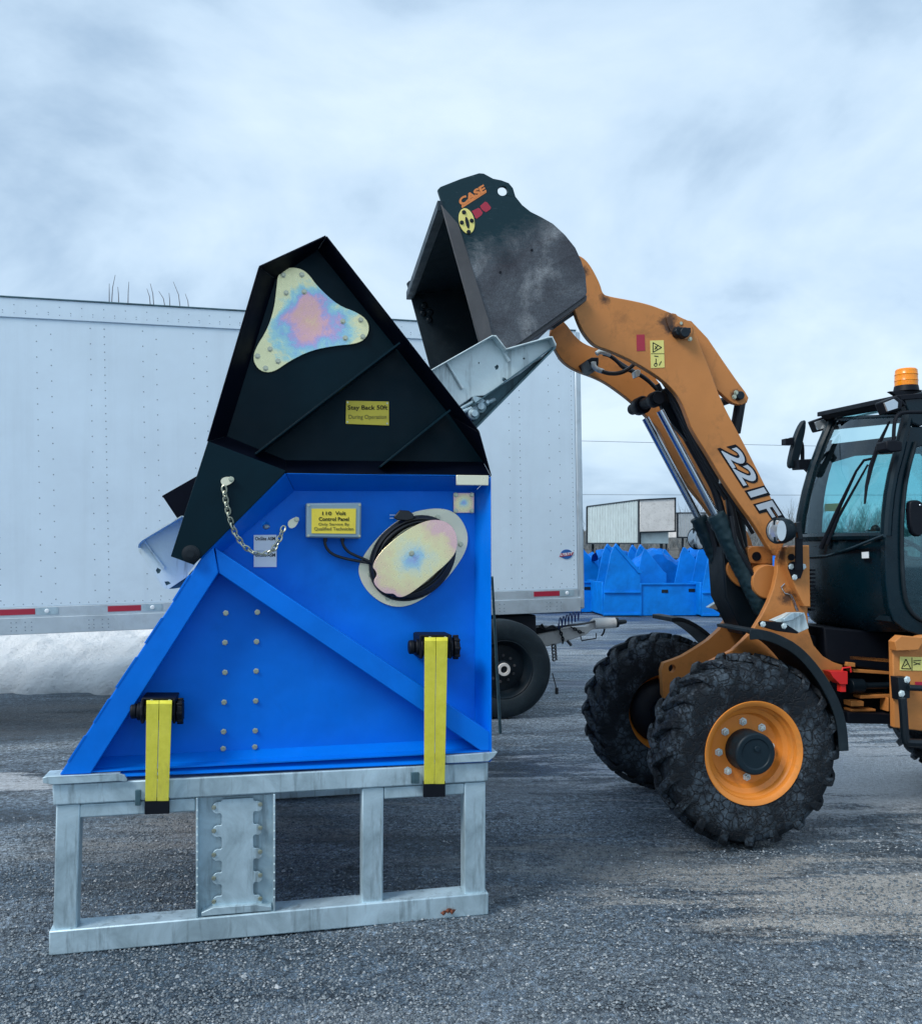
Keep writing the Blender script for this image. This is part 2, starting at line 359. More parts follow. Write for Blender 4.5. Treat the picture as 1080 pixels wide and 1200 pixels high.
    def obj(s, name, mat, parent=None, bev=0, smooth=35, origin=None, seg=2):
        if name in SPLIT and not s.__dict__.get('one'):
            par = list(range(len(s.v)))
            def find(i):
                while par[i] != i: par[i] = par[par[i]]; i = par[i]
                return i
            for f in s.f:
                for i in f[1:]: par[find(i)] = find(f[0])
            grp = {}
            for i in range(len(s.v)): grp.setdefault(find(i), []).append(i)
            if len(grp) > 1:
                for g_ in grp.values():
                    ix = {i: k for k, i in enumerate(g_)}; m = MB(); m.one = True; m.v = [s.v[i] for i in g_]; m.f = [tuple(ix[i] for i in f) for f in s.f if f[0] in ix]; m.m = [0]*len(m.f)
                    o = m.obj(SPLIT[name], mat, parent, bev, smooth, None, seg)
                return o
            name = SPLIT[name]
        me = bpy.data.meshes.new(name)
        xs = [v.x for v in s.v]; ys = [v.y for v in s.v]; zs = [v.z for v in s.v]
        c = Vector(origin) if origin is not None else Vector(((min(xs)+max(xs))/2, (min(ys)+max(ys))/2, min(zs)))
        me.from_pydata([v-c for v in s.v], [], s.f)
        mats = mat if isinstance(mat, (list, tuple)) else [mat]
        for m in mats: me.materials.append(M[m] if isinstance(m, str) else m)
        if len(mats) > 1:
            for p, i in zip(me.polygons, s.m): p.material_index = i
        b = bmesh.new(); b.from_mesh(me)
        bmesh.ops.recalc_face_normals(b, faces=b.faces); b.to_mesh(me); b.free()
        if smooth:
            for p in me.polygons: p.use_smooth = True
            me.set_sharp_from_angle(angle=R(smooth))
        o = bpy.data.objects.new(name, me); sc.collection.objects.link(o); W[o] = c
        if parent is not None: o.parent = parent; o.location = c-W[parent]
        else: o.location = c
        if bev:
            mo = o.modifiers.new('bevel', 'BEVEL'); mo.width = bev; mo.segments = seg; mo.limit_method = 'ANGLE'; mo.angle_limit = R(40)
        return o
def tag(o, label=None, cat=None, group=None, kind=None):
    if label: o['label'] = label
    if cat: o['category'] = cat
    if group: o['group'] = group
    if kind: o['kind'] = kind
    return o
def thing(name, loc, label, cat, group=None):
    o = bpy.data.objects.new(name, None); sc.collection.objects.link(o); o.empty_display_size = .2
    o.location = loc; W[o] = Vector(loc); return tag(o, label, cat, group)
def chaikin(pts, it=2, closed=True):
    for _ in range(it):
        out = []; n = len(pts)
        for i in range(n if closed else n-1):
            a, b = pts[i], pts[(i+1) % n]
            out += [(a[0]*.75+b[0]*.25, a[1]*.75+b[1]*.25), (a[0]*.25+b[0]*.75, a[1]*.25+b[1]*.75)]
        if not closed: out = [pts[0]]+out+[pts[-1]]
        pts = out
    return pts
def circ(x, y, rx, ry=None, n=20, rot=0):
    ry = ry or rx; c, s_ = math.cos(R(rot)), math.sin(R(rot)); out = []
    for k in range(n):
        a = 2*math.pi*k/n; p, q = rx*math.cos(a), ry*math.sin(a); out.append((x+p*c-q*s_, y+p*s_+q*c))
    return out
def z(ox, oy, k, pts): return [(ox+x*k, oy+y*k) for x, y in pts]
def children(o): return [c for c in sc.objects if c.parent == o]
def copy_tree(o, parent=None):
    c = o.copy(); sc.collection.objects.link(c); c.parent = parent
    for ch in children(o): copy_tree(ch, c)
    return c
def bolts(mb, fr, pts, t, r=.011, h=.012):
    for x, y in pts:
        p = fr.P(x, y, t); mb.lathe(p, -fr.n, [(r*1.5, 0), (r*1.5, h*.25), (r, h*.3), (r, h), (0, h)], 6, False)

# ------------------------------------------------------------------ setting: ground, snow
def ground_mat():
    m, nt, b = new_mat('wet gravel')
    co = nt.nodes.new('ShaderNodeTexCoord'); V = co.outputs['Object']
    big = tex(nt, 'ShaderNodeTexNoise', .55, 6, .6, V, dist=.8, stretch=(.55, 1.5, 1))
    mid = tex(nt, 'ShaderNodeTexNoise', 2.4, 8, .7, V, dist=.5, stretch=(.5, 1.6, 1))
    fine = tex(nt, 'ShaderNodeTexNoise', 70, 5, .8, V)
    vor = tex(nt, 'ShaderNodeTexVoronoi', 95, vec=V); vor2 = tex(nt, 'ShaderNodeTexVoronoi', 32, vec=V)
    base = ramp(nt, big.outputs[0], [(.36, (.028, .044, .060)), (.47, (.068, .092, .115)), (.57, (.125, .150, .172)), (.70, (.24, .26, .27))])
    stones = ramp(nt, vor.outputs['Color'], [(.1, (.22, .22, .24)), (.6, (.95, .95, .97)), (.95, (2.4, 2.5, 2.6))])
    c = mixc(nt, 1.0, base, stones, 'MULTIPLY')
    gr = tex(nt, 'ShaderNodeTexNoise', 34, 8, .85, V); vs2 = tex(nt, 'ShaderNodeTexVoronoi', 38, vec=V)
    speck = ramp(nt, gr.outputs[0], [(.36, (.30, .31, .33)), (.5, (.95,)*3), (.64, (2.3, 2.35, 2.4))])
    c = mixc(nt, 1.0, c, speck, 'MULTIPLY')
    c = mixc(nt, ramp(nt, mid.outputs[0], [(.34, (.8,)*3), (.50, (0,)*3)]), c, (.028, .040, .054))
    def blob(x, y, rx, ry, lo, hi, nsrc):        # where a patch lies in the yard, broken up by noise
        mp = nt.nodes.new('ShaderNodeMapping'); mp.inputs['Location'].default_value = (-x/rx, -y/ry, 0); mp.inputs['Scale'].default_value = (1/rx, 1/ry, 0); nt.links.new(V, mp.inputs[0])
        ln_ = nt.nodes.new('ShaderNodeVectorMath'); ln_.operation = 'LENGTH'; nt.links.new(mp.outputs[0], ln_.inputs[0])
        a_ = nt.nodes.new('ShaderNodeMath'); a_.operation = 'MULTIPLY_ADD'; a_.inputs[1].default_value = -.22; nt.links.new(ln_.outputs['Value'], a_.inputs[0]); nt.links.new(nsrc, a_.inputs[2])
        return ramp(nt, a_.outputs[0], [(lo, (0,)*3), (hi, (1,)*3)])
    st0 = tex(nt, 'ShaderNodeTexNoise', 3.2, 9, .72, V, dist=.6, stretch=(.35, 1.9, 1)).outputs[0]
    sm = nt.nodes.new('ShaderNodeMath'); sm.operation = 'MULTIPLY_ADD'; sm.inputs[1].default_value = .35; nt.links.new(gr.outputs[0], sm.inputs[0])
    sm2 = nt.nodes.new('ShaderNodeMath'); sm2.operation = 'SUBTRACT'; sm2.inputs[1].default_value = .175; nt.links.new(st0, sm2.inputs[0]); nt.links.new(sm2.outputs[0], sm.inputs[2]); strk = sm.outputs[0]
    def scale(v, k):
        n_ = nt.nodes.new('ShaderNodeMath'); n_.operation = 'MULTIPLY'; n_.inputs[1].default_value = k; nt.links.new(v, n_.inputs[0]); return n_.outputs[0]
    mud = blob(2.0, 4.2, 1.1, .6, .28, .40, strk); mud2 = blob(.9, 4.7, 1.1, .6, .30, .46, strk); mud3 = blob(-1.5, 5.3, .9, .8, .28, .46, strk)
    c = mixc(nt, scale(mud, .95), c, (.70, .69, .65)); c = mixc(nt, scale(mud2, .7), c, (.46, .47, .46)); c = mixc(nt, scale(mud3, .7), c, (.42, .42, .41))
    icy_sheen = blob(3.0, 6.7, 1.7, 1.1, .22, .34, strk); ice2 = blob(-3.6, 6.35, .9, .30, .26, .34, strk); ice3 = blob(1.8, 13, 3.0, 3.5, .40, .50, strk); ice4 = blob(.4, 6.1, 1.3, .8, .34, .46, strk)  # first patch: wet icy ground, the sky's reflection painted in as pale colour
    c = mixc(nt, scale(ice4, .4), c, (.5, .54, .58)); c = mixc(nt, scale(icy_sheen, .95), c, (.85, .90, .95)); c = mixc(nt, scale(ice2, .9), c, (.8, .84, .88)); c = mixc(nt, scale(ice3, .55), c, (.55, .60, .64))
    c = mixc(nt, .75, c, mixc(nt, 1.0, c, ramp(nt, gr.outputs[0], [(.38, (.55,)*3), (.52, (1,)*3), (.65, (1.25,)*3)]), 'MULTIPLY'))
    nt.links.new(c, b.inputs['Base Color'])
    nt.links.new(mixc(nt, icy_sheen, ramp(nt, big.outputs[0], [(.38, (.30,)*3), (.52, (.62,)*3), (.60, (.75,)*3)]), (.22, .22, .22)), b.inputs['Roughness'])
    s = nt.nodes.new('ShaderNodeMath'); s.operation = 'ADD'; nt.links.new(vor.outputs['Distance'], s.inputs[0]); nt.links.new(vor2.outputs['Distance'], s.inputs[1])
    p = bump(nt, b, s.outputs[0], 1, .018); p = bump(nt, b, fine.outputs[0], .6, .012, p); bump(nt, b, mid.outputs[0], .4, .06, p)
    return m
g = MB()
xs = [-900, -300, -100, -40, -20]+[-12+i*.25 for i in range(97)]+[20, 40, 100, 300, 900]
ys = [-60, -20, -5, 0]+[1+i*.2 for i in range(60)]+[14, 16, 20, 26, 40, 80, 160, 400, 900, 1500]
def gz(x, y):
    if y > 13 or abs(x) > 12 or y < 1: return 0
    return (noise.noise(Vector((x*.9, y*1.4, 0)))*.016+noise.noise(Vector((x*2.6, y*3.4, 5)))*.008)-.008
g.add([(x, y, gz(x, y)) for y in ys for x in xs], [(j*len(xs)+i, j*len(xs)+i+1, (j+1)*len(xs)+i+1, (j+1)*len(xs)+i) for j in range(len(ys)-1) for i in range(len(xs)-1)])
tag(g.obj('ground', ground_mat(), smooth=60, origin=(0, 0, 0)), kind='structure')
def gravel():
    rnd = random.Random(3); mb = MB()
    for i in range(42000):
        y = 3.0+(rnd.random()**1.8)*2.5; x = (rnd.random()*2-1)*(y*.56)
        r = rnd.uniform(.0035, .0095)*(1+.8*(rnd.random() > .98)); a = rnd.random()*6.28; c_, s_ = math.cos(a)*r, math.sin(a)*r
        zc = gz(x, y)+r*.25; k = rnd.uniform(.5, .9)
        mb.add([(x+c_, y+s_, zc), (x-s_*k, y+c_*k, zc), (x-c_*.9, y-s_*.9, zc), (x+s_*k, y-c_*k, zc), (x+c_*.2, y+s_*.2, zc+r*.6), (x-s_*.3, y+c_*.2, zc+r*.5)],
               [(0, 1, 5, 4), (1, 2, 5), (2, 3, 4, 5), (3, 0, 4)])
    m, nt, b = new_mat('loose stones'); gi = nt.nodes.new('ShaderNodeNewGeometry')
    nt.links.new(ramp(nt, gi.outputs['Random Per Island'], [(.0, (.055, .075, .095)), (.45, (.105, .135, .16)), (.87, (.20, .23, .25)), (1, (.40, .43, .45))]), b.inputs['Base Color'])
    b.inputs['Roughness'].default_value = .6
    tag(mb.obj('gravel', m, smooth=0, origin=(0, 0, 0)), 'loose dark stones scattered over the wet yard', 'gravel', kind='stuff')
gravel()
def snow():
    m, nt, b = new_mat('old snow'); n = tex(nt, 'ShaderNodeTexNoise', 3, 8, .7); n2 = tex(nt, 'ShaderNodeTexNoise', 14, 7, .7)
    nt.links.new(ramp(nt, n2.outputs[0], [(.30, (.45, .46, .47)), (.37, (.90, .92, .93)), (.8, (.95, .96, .97))]), b.inputs['Base Color'])
    b.inputs['Roughness'].default_value = .8; bump(nt, b, n2.outputs[0], 1, .08); mb = MB(); nx, ny = 200, 110
    vs = []
    for j in range(ny+1):
        for i in range(nx+1):
            u_, v_ = i/nx, j/ny; x = -9.5+u_*8.2; y = 10.25+v_*6+(1-v_)*(.30*noise.noise(Vector((x*.7, 0, 3)))+.16*noise.noise(Vector((x*2.6, 0, 8)))+.07*noise.noise(Vector((x*9, 0, 8))))
            env = min(1, v_*2.0, (1-v_)*4)*min(1, u_*8, (1-u_)*6); env = max(env, 0)**.6
            h = env*(.80+.16*noise.noise(Vector((x*.9, y*.9, 0)))+.14*noise.noise(Vector((x*2.4, y*2.4, 4)))+.06*noise.noise(Vector((x*7, y*7, 4)))+.025*noise.noise(Vector((x*18, y*18, 4))))-.02
            vs.append((x, y, h))
    mb.add(vs, [(j*(nx+1)+i, j*(nx+1)+i+1, (j+1)*(nx+1)+i+1, (j+1)*(nx+1)+i) for j in range(ny) for i in range(nx)])
    tag(mb.obj('snow_bank', m, smooth=80), kind='structure')
snow()

# ------------------------------------------------------------------ galvanised support frame
G = MU
fr_ = thing('support_frame', G.P(315, 1097, .4)*1, 'galvanised steel skid frame on the gravel, carrying the blue machine', 'steel frame')
W[fr_].z = 0; fr_.location.z = 0
D = 2.2                                     # depth of machine and frame
TOPB = [(61, 920), (572, 893.6), (572, 916), (62, 944.5)]
BOTB = [(57, 1092), (572.5, 1046.6), (572.5, 1072.5), (57, 1121)]
def member(name, pts, t0=0, t1=.09, bev=.006, back=True):
    MB().pp(G, pts, t0, t1).obj(name, 'galv', fr_, bev)
    if back:
        mb = MB().pp(G, pts, t0, t1); mb.v = [v+G.n*(D-.09) for v in mb.v]; mb.obj(name, 'galv', fr_, bev)
member('top_beam', TOPB, 0, .10); member('bottom_beam', BOTB, -.004, .11)
member('post', [(65.5, 944), (94, 942), (90, 1089.5), (62, 1092)], .01, .09)
member('post', [(424, 924), (449.6, 922.6), (448.6, 1058), (424, 1060.5)], .01, .09)
member('post', [(544, 917.5), (569, 916), (569, 1047.3), (544, 1049.6)], .01, .09)
member('rail', [(94, 942.6), (229, 935.4), (229, 951), (93, 959)], .012, .08)
member('rail', [(449.8, 923), (544, 918), (544, 931), (449.8, 937)], .012, .08)
# perforated channel post with its row of notches
hol = []
for y0 in (240, 293, 347, 400, 453):
    for x0, s_ in ((410, 1), (505, -1)):
        hol.append(z(40, 820, .5185, [(x0-9*s_, y0+4), (x0-4*s_, y0-4), (x0+3*s_, y0-2), (x0+6*s_, y0+4), (x0+13*s_, y0+10), (x0+3*s_, y0+9), (x0-3*s_, y0+15), (x0-8*s_, y0+16)]))
def chan():
    pts = [(229.5, 935.5), (322.6, 930.8), (322.6, 1068.3), (229.5, 1076.4)]
    MB().pp(G, pts, .05, .056).obj('channel_post', 'galv', fr_, 0)
    mb = MB()
    mb.pp(G, [(229.5, 935.5), (232, 935.3), (232, 1076), (229.5, 1076.4)], .0, .11); mb.pp(G, [(320, 931), (322.6, 930.8), (322.6, 1068.3), (320, 1068.6)], .0, .11)
    mb.pp(G, [(234, 936), (319, 931.5), (319, 1068), (234, 1076)], .085, .09)
    mb.obj('channel_flange', 'galv', fr_, .003)
    L_, R_ = [], []
    for y0 in (240, 293, 347, 400, 453):
        L_ += chaikin([(424, y0-14), (423, y0-8), (410, y0-8), (402, y0+2), (402, y0+12), (410, y0+19), (421, y0+17), (424, y0+22)], 1, False)
        R_ += chaikin([(495, y0-16), (497, y0-10), (508, y0-11), (515, y0-2), (515, y0+8), (508, y0+14), (498, y0+12), (495, y0+18)], 1, False)
    loop = [(424, 226)]+L_+[(424, 478), (495, 472)]+list(reversed(R_))+[(495, 222)]
    MB().pp(G, z(40, 820, .5185, loop), .022, .034).obj('notched_plate', 'galv', fr_, .0025)
    mb = MB()
    for y0 in (240, 293, 347, 400, 453):
        for x0, dy in ((406, 4), (511, -3)): bolts(mb, G, z(40, 820, .5185, [(x0, y0+dy)]), .022, .007, .006)
    mb.obj('notch_pins', 'bolt', fr_)
    mb = MB(); rn = random.Random(4)
    for k in range(12): y_ = 950+k*9.7; bolts(mb, G, [(231, y_)], .0, .003, .003); bolts(mb, G, [(321.3, y_-5)], .0, .003, .003)
    mb.obj('weld_beads', 'galvb', fr_)
    MB().pp(G, [(236, 1070), (250, 1064), (300, 1060.5), (318, 1063), (318, 1067.5), (236, 1074)], .0, .05).obj('foot_gusset', 'galv', fr_, .002)
chan()
mb = MB().pp(G, [(50, 911.5), (56, 910), (138, 906.5), (146, 908.5), (149, 914), (148, 916.5), (140, 915.5), (62, 919.8), (50, 918)], -.02, -.008)
mb.pp(G, [(50, 911.5), (140, 906.8), (140, 908.5), (50, 913)], -.02, .1); mb.obj('lip', 'galv', fr_, .002)
mb = MB().pp(G, [(522, 886), (583, 881.5), (579, 887.2), (572, 892.6), (522, 894.8)], -.02, -.008)
mb.pp(G, [(522, 886), (583, 881.5), (582, 883.4), (522, 888)], -.008, .1); mb.obj('lip', 'galv', fr_, .002)
mb = MB().pp(G, z(40, 820, .5185, [(228, 205), (240, 205), (240, 240), (228, 240)]), -.012, 0); mb.obj('strap_lug', 'galvd', fr_, .002)
mb = MB().pp(G, z(40, 820, .5185, [(852, 165), (870, 165), (870, 190), (852, 190)]), -.012, 0); mb.obj('strap_lug', 'galvd', fr_, .002)
for px, py in ((90, 930), (545, 906)):
    a = G.P(px, py, .1); MB().bar(a, a+G.n*(D-.19), .08, .06).obj('cross_beam', 'galv', fr_, .004)
mb = MB(); p = G.P(525, 1070.5, -.012)
for k, (dx, dz) in enumerate(((-.02, .004), (0, .012), (.018, .006))):
    c = p+G.u*dx+Vector((0, 0, dz)); mb.add([c+G.u*-.016, c+Vector((0, -.01, .014)), c+G.u*.018+Vector((0, .003, .006)), c+Vector((0, -.004, -.012)), c+Vector((0, -.012, 0))], [(0, 1, 4), (1, 2, 4), (2, 3, 4), (3, 0, 4)])
tag(mb.obj('dead_leaf', 'leaf', smooth=0), 'small curled brown leaf against the bottom beam of the galvanised frame', 'leaf')

def grow(pts, k=1.03):
    cx = sum(p[0] for p in pts)/len(pts); cy = sum(p[1] for p in pts)/len(pts); return [(cx+(x-cx)*k, cy+(y-cy)*k) for x, y in pts]
# ------------------------------------------------------------------ screening machine
mc = thing('screening_machine', G.P(320, 900, .5), 'tall machine with dark hood over a blue lower body, strapped on the galvanised frame', 'screening machine')
TP = .13                                      # recess of the panels
OUT = [(67, 913), (235, 655), (335, 555), (574, 558.5), (575, 892)]
INN = [(120, 887), (262, 646), (345, 575.5), (556, 576), (556, 865)]
def two_sided(name, mat, build, bev=0, back=True, **k):
    mb = MB(); build(mb); o = mb.obj(name, mat, mc, bev, **k)
    if back:
        mb2 = MB(); build(mb2); piv = G.O
        def mir(v):
            t = (v-piv).dot(G.n); return v+G.n*(D-2*t)
        mb2.v = [mir(v) for v in mb2.v]; mb2.obj(name, mat, mc, bev, **k)
    return o
two_sided('side_panel', 'blue', lambda m: m.pp(G, grow(INN, 1.02), TP, TP+.006, [circ(311.7, 616, 4.6)]))
def splay(m, O, I, idx, th=.006, t0=0, t1=TP):
    for i in idx:
        j = (i+1) % len(O)
        a, b = G.P(*O[i], t0), G.P(*O[j], t0); c, d = G.P(*I[i], t1), G.P(*I[j], t1)
        nrm = (b-a).cross(c-a).normalized(); cen = sum((G.P(*q, t1) for q in I), Vector())/len(I)
        if nrm.dot(a-cen) < 0: nrm = -nrm
        m.slab([a, b], [c, d], nrm*th)
two_sided('edge_flange', 'blue', lambda m: splay(m, OUT, INN, [1, 2, 3, 4]), .002)
two_sided('corner_beam', 'blue', lambda m: m.pp(G, [(70, 908.5), (235, 655), (250, 641), (256, 671), (106, 907)], 0, TP), .004)
two_sided('diagonal_brace', 'blue', lambda m: m.pp(G, [(252, 642), (574, 858), (574, 880), (563, 880), (256, 671.5)], .006, TP), .004)
def seams(m):
    for a, b in (((80, 893), (100, 862)), ((110, 847), (128, 819)), ((136, 806), (160, 770)), ((170, 754), (190, 724)), ((203, 704), (222, 674))):
        m.slab([G.P(a[0]-1.5, a[1], -.002), G.P(b[0]-1.5, b[1], -.002)], [G.P(a[0]+1.3, a[1], -.002), G.P(b[0]+1.3, b[1], -.002)], G.n*.004)
two_sided('weld_tab', 'blue', seams, .001, False)
# skins between the two side walls
def skin(name, a, b, mat, t0=.01, th=.006):
    A, B = G.P(*a, t0), G.P(*b, t0); e = G.n*(D-2*t0); nr = (B-A).cross(e).normalized()*th
    return MB().slab([A, B], [A+e, B+e], nr).obj(name, mat, mc)
skin('end_skin', (72, 908), (236, 657), 'blue'); skin('end_skin', (236, 657), (300, 592), 'blue'); skin('end_skin', (573, 700), (573, 881), 'blue')
skin('floor_skin', (80, 907), (572, 881), 'blue')
mb = MB(); pt = z(60, 540, .5, [(409, 357), (483, 355), (407, 426), (481, 424), (407, 496), (480, 493), (405, 566), (479, 563), (404, 635), (478, 633), (403, 675), (477, 671)])
bolts(mb, G, pt, TP, .0085, .012); mb.obj('bolts', 'bolt', mc)

# hood
HO = [(304, 313), (382, 277), (561, 506.5), (575, 558), (335, 554), (243.5, 517.5)]
HI = [(323, 327), (372, 293), (527, 487), (566, 541), (335, 539), (266, 511)]
two_sided('hood_panel', 'black', lambda m: m.pp(G, grow(HI, 1.025), TP, TP+.006))
M['blackdeep'] = paint('black flange paint', (.0005, .002, .008), .5, 0, .2, spec=.12)
two_sided('hood_flange', 'blackdeep', lambda m: splay(m, HO, HI, range(6)), .002)
two_sided('hood_leg', 'black', lambda m: m.pp(G, [(243.5, 517), (335, 551.5), (330, 558), (227, 662), (200, 652)], -.012, .02), .002)
def ribs(m):
    for a, b in (((298.5, 531), (468, 400.5)), ((445, 546), (527, 479.5))):
        m.slab([G.P(*a, .0), G.P(*b, .0)], [G.P(a[0]+1.2, a[1]+1.8, .0), G.P(b[0]+1.2, b[1]+1.8, .0)], G.n*(TP))
two_sided('rib', 'black', ribs, .001)
skin('hood_skin', (304, 313), (243.5, 517.5), 'black'); skin('hood_skin', (304, 313), (382, 277), 'black')
mb = MB(); p = G.P(223.5, 649, -.012); mb.lathe(p, -G.n, [(.036, 0), (.036, .006), (.028, .008), (.028, .016), (.02, .018), (0, .018)], 24, False)
mb.lathe(p-G.n*.018, -G.n, [(.017, 0), (.017, .01), (0, .01)], 6, False); mb.obj('pivot_bolt', 'dark', mc)
mb = MB(); mb.pp(G, [(190, 581), (232, 557), (232, 600), (208, 608)], .35, .36)
mb.slab([G.P(190, 581, .35), G.P(232, 557, .35)], [G.P(190, 581, .35)+G.n*1.4, G.P(232, 557, .35)+G.n*1.4], (0, 0, -.006)); mb.obj('discharge_flap', 'blackdeep', mc)
tri = z(160, 260, .4074, chaikin([(425, 132), (462, 130), (492, 145), (520, 185), (580, 240), (632, 258), (668, 285), (668, 325), (640, 350), (570, 356), (500, 370), (440, 400), (392, 434), (355, 430), (334, 400), (340, 365), (375, 310), (395, 250), (402, 190), (406, 150)], 2))
mb = MB().pp(G, tri, TP-.012, TP-.002); mb.obj('cover_plate', 'zincpink', mc, .001)
mb = MB(); bolts(mb, G, z(160, 260, .4074, [(422, 153), (475, 152), (430, 204), (482, 201), (593, 286), (644, 282), (600, 334), (650, 330), (384, 366), (348, 386), (407, 401), (371, 421)]), TP-.012, .0085, .012); mb.obj('bolts', 'bolt', mc)

def plate(name, corners, t, mat, th=.003, parent=mc, fr=G, bev=0):
    return MB().pp(fr, corners, t-th, t).obj(name, mat, parent, bev)
def write(parent, fr, t, rows, mat='ink', name='lettering', bold=.012):
    mb = MB()
    for body, x0, x1, yb, yt in rows:
        mb.text(body, fr.P(x0, yb, t), fr.P(x1, yb, t), fr.P(x0, yt, t), -fr.n*.0012, bold)
    return mb.obj(name, mat, parent, smooth=0)
s1 = plate('warning_sign', [(405.6, 469.5), (455.4, 470.5), (455.6, 498.5), (405, 496.5)], TP-.004, 'yellow')
write(s1, G, TP-.0075, [('Stay Back 50ft', 407.5, 454, 481.5, 475)], bold=.015); write(s1, G, TP-.0075, [('During Operation', 408.5, 452.5, 492.3, 486)], 'inkgrey', bold=.0)
mb = MB(); bolts(mb, G, [(407.3, 471.5), (453.5, 472.5), (407, 494.6), (453.5, 496.3)], TP-.007, .003, .003); mb.obj('rivets_sign', 'bolt', s1)
cb = MB().pp(G, [(358.6, 589.5), (423.5, 589), (423, 631), (358.8, 630)], TP-.075, TP).obj('control_box', 'boxgrey', mc, .006)
MB().pp(G, [(359.6, 590.3), (422.7, 589.8), (422.3, 630.2), (359.6, 629.3)], TP-.088, TP-.077).obj('lid', 'boxgrey', cb, .005)
lp = MB().pp(G, [(365, 596), (417, 596), (416.6, 625.5), (365, 625)], TP-.0905, TP-.0885).obj('label_plate', 'yellow', cb)
write(cb, G, TP-.0912, [('110', 377.6, 388.3, 603.6, 599.5), ('Volt', 393, 405, 603.6, 599.3), ('Control Panel', 373.5, 408.5, 610.3, 606)], bold=.012)
write(cb, G, TP-.0912, [('Only Service By', 373, 409, 616.6, 612.6), ('Qualified Technician', 368, 414, 622.2, 617.6)], 'inkgrey', bold=.0)
mb = MB(); bolts(mb, G, [(361.5, 592.2), (421.3, 591.8), (361.5, 627.8), (421, 628.2)], TP-.088, .004, .003); mb.obj('screws', 'bolt', cb)
# cable reel
rp = MB().pp(G, chaikin(z(300, 560, .2593, [(760, 142), (830, 136), (890, 150), (935, 195), (960, 262), (950, 330), (900, 410), (840, 480), (760, 545), (690, 580), (620, 585), (550, 557), (490, 500), (460, 430), (468, 380), (520, 300), (600, 220), (690, 160)]), 2), TP-.008, TP-.002).obj('reel_plate', 'zincplain', mc, .001)
mb = MB(); rnd = random.Random(5)
for k in range(9):
    t = TP-.018-.012*(k % 4); c0 = (300+.2593*(705+rnd.uniform(-6, 6)), 560+.2593*(362+rnd.uniform(-5, 5)))
    a = 58-k*.8+rnd.uniform(-1, 1); b_ = 50-k*1.25+rnd.uniform(-1, 1)
    mb.tube([G.P(x, y, t+.004*math.sin(i*.5+k)) for i, (x, y) in enumerate(circ(c0[0], c0[1], a*.92, b_*.86, 44, -44+rnd.uniform(-2.5, 2.5)))], .0062, 8, True)
cbx = [(300+x*.2593, 560+y*.2593) for x, y in ((310, 275), (312, 310), (340, 345), (400, 365), (460, 376), (520, 385), (545, 400), (540, 440))]
mb.tube([G.P(x, y, TP-.03) for x, y in chaikin(cbx, 2, False)], .0065)
cbx = [(300+x*.2593, 560+y*.2593) for x, y in ((388, 275), (392, 305), (415, 335), (450, 352), (500, 372), (530, 390))]
mb.tube([G.P(x, y, TP-.035) for x, y in chaikin(cbx, 2, False)], .0065)
cbx = [(300+x*.2593, 560+y*.2593) for x, y in ((690, 172), (730, 180), (765, 195), (790, 230))]
mb.tube([G.P(x, y, TP-.05) for x, y in chaikin(cbx, 2, False)], .0062); mb.obj('power_cable', 'cable', rp)
mb = MB().pp(G, z(300, 560, .2593, [(650, 145), (690, 148), (712, 165), (712, 185), (680, 192), (640, 190), (622, 180), (630, 168)]), TP-.07, TP-.045); mb.obj('plug', 'cable', rp, .003)
mb = MB()
for yy in (168, 182): mb.bar(G.P(300+.2593*603, 560+.2593*yy, TP-.055), G.P(300+.2593*632, 560+.2593*yy, TP-.055), .004, .002)
mb.obj('plug_prongs', 'chrome', rp)
mb = MB()
for x, y in ((312, 283), (390, 283)): mb.cyl(G.P(300+x*.2593, 560+(y-14)*.2593, TP-.03), G.P(300+x*.2593, 560+(y+6)*.2593, TP-.03), .009)
mb.obj('cable_gland', 'cable', cb)
MB().pp(G, chaikin(z(300, 560, .2593, [(720, 213), (790, 188), (850, 193), (890, 222), (910, 270), (907, 330), (870, 380), (800, 440), (730, 500), (675, 536), (640, 541), (622, 523), (600, 524), (575, 520), (540, 490), (530, 465), (548, 440), (540, 420), (523, 400), (560, 335), (640, 265)]), 2), TP-.078, TP-.072).obj('reel_cover', 'zinc', rp, .001)
mb = MB(); bolts(mb, G, z(300, 560, .2593, [(820, 177), (923, 300), (862, 433), (595, 542), (517, 436)]), TP-.008, .009, .01); bolts(mb, G, z(300, 560, .2593, [(702, 341)]), TP-.078, .009, .01); mb.obj('bolts', 'bolt', rp)
cp = MB().pp(G, chaikin(z(300, 560, .2593, [(892, 68), (985, 68), (985, 158), (892, 158)]), 0), TP-.008, TP-.002).obj('small_plate', 'zinc', mc, .001)
mb = MB(); bolts(mb, G, z(300, 560, .2593, [(902, 77), (974, 77), (974, 149), (902, 149)]), TP-.008, .008, .009); mb.obj('bolts', 'bolt', cp)
MB().pp(G, [(534.5, 556.5), (572.5, 557), (572.5, 569), (534.5, 568.5)], -.012, -.004).obj('latch_tab', 'zincplain', mc, .003)
mb = MB(); mb.ball(G.P(312, 618, TP+.02), .016, (1, 1, .8)); mb.obj('bearing_end', 'galv', mc)
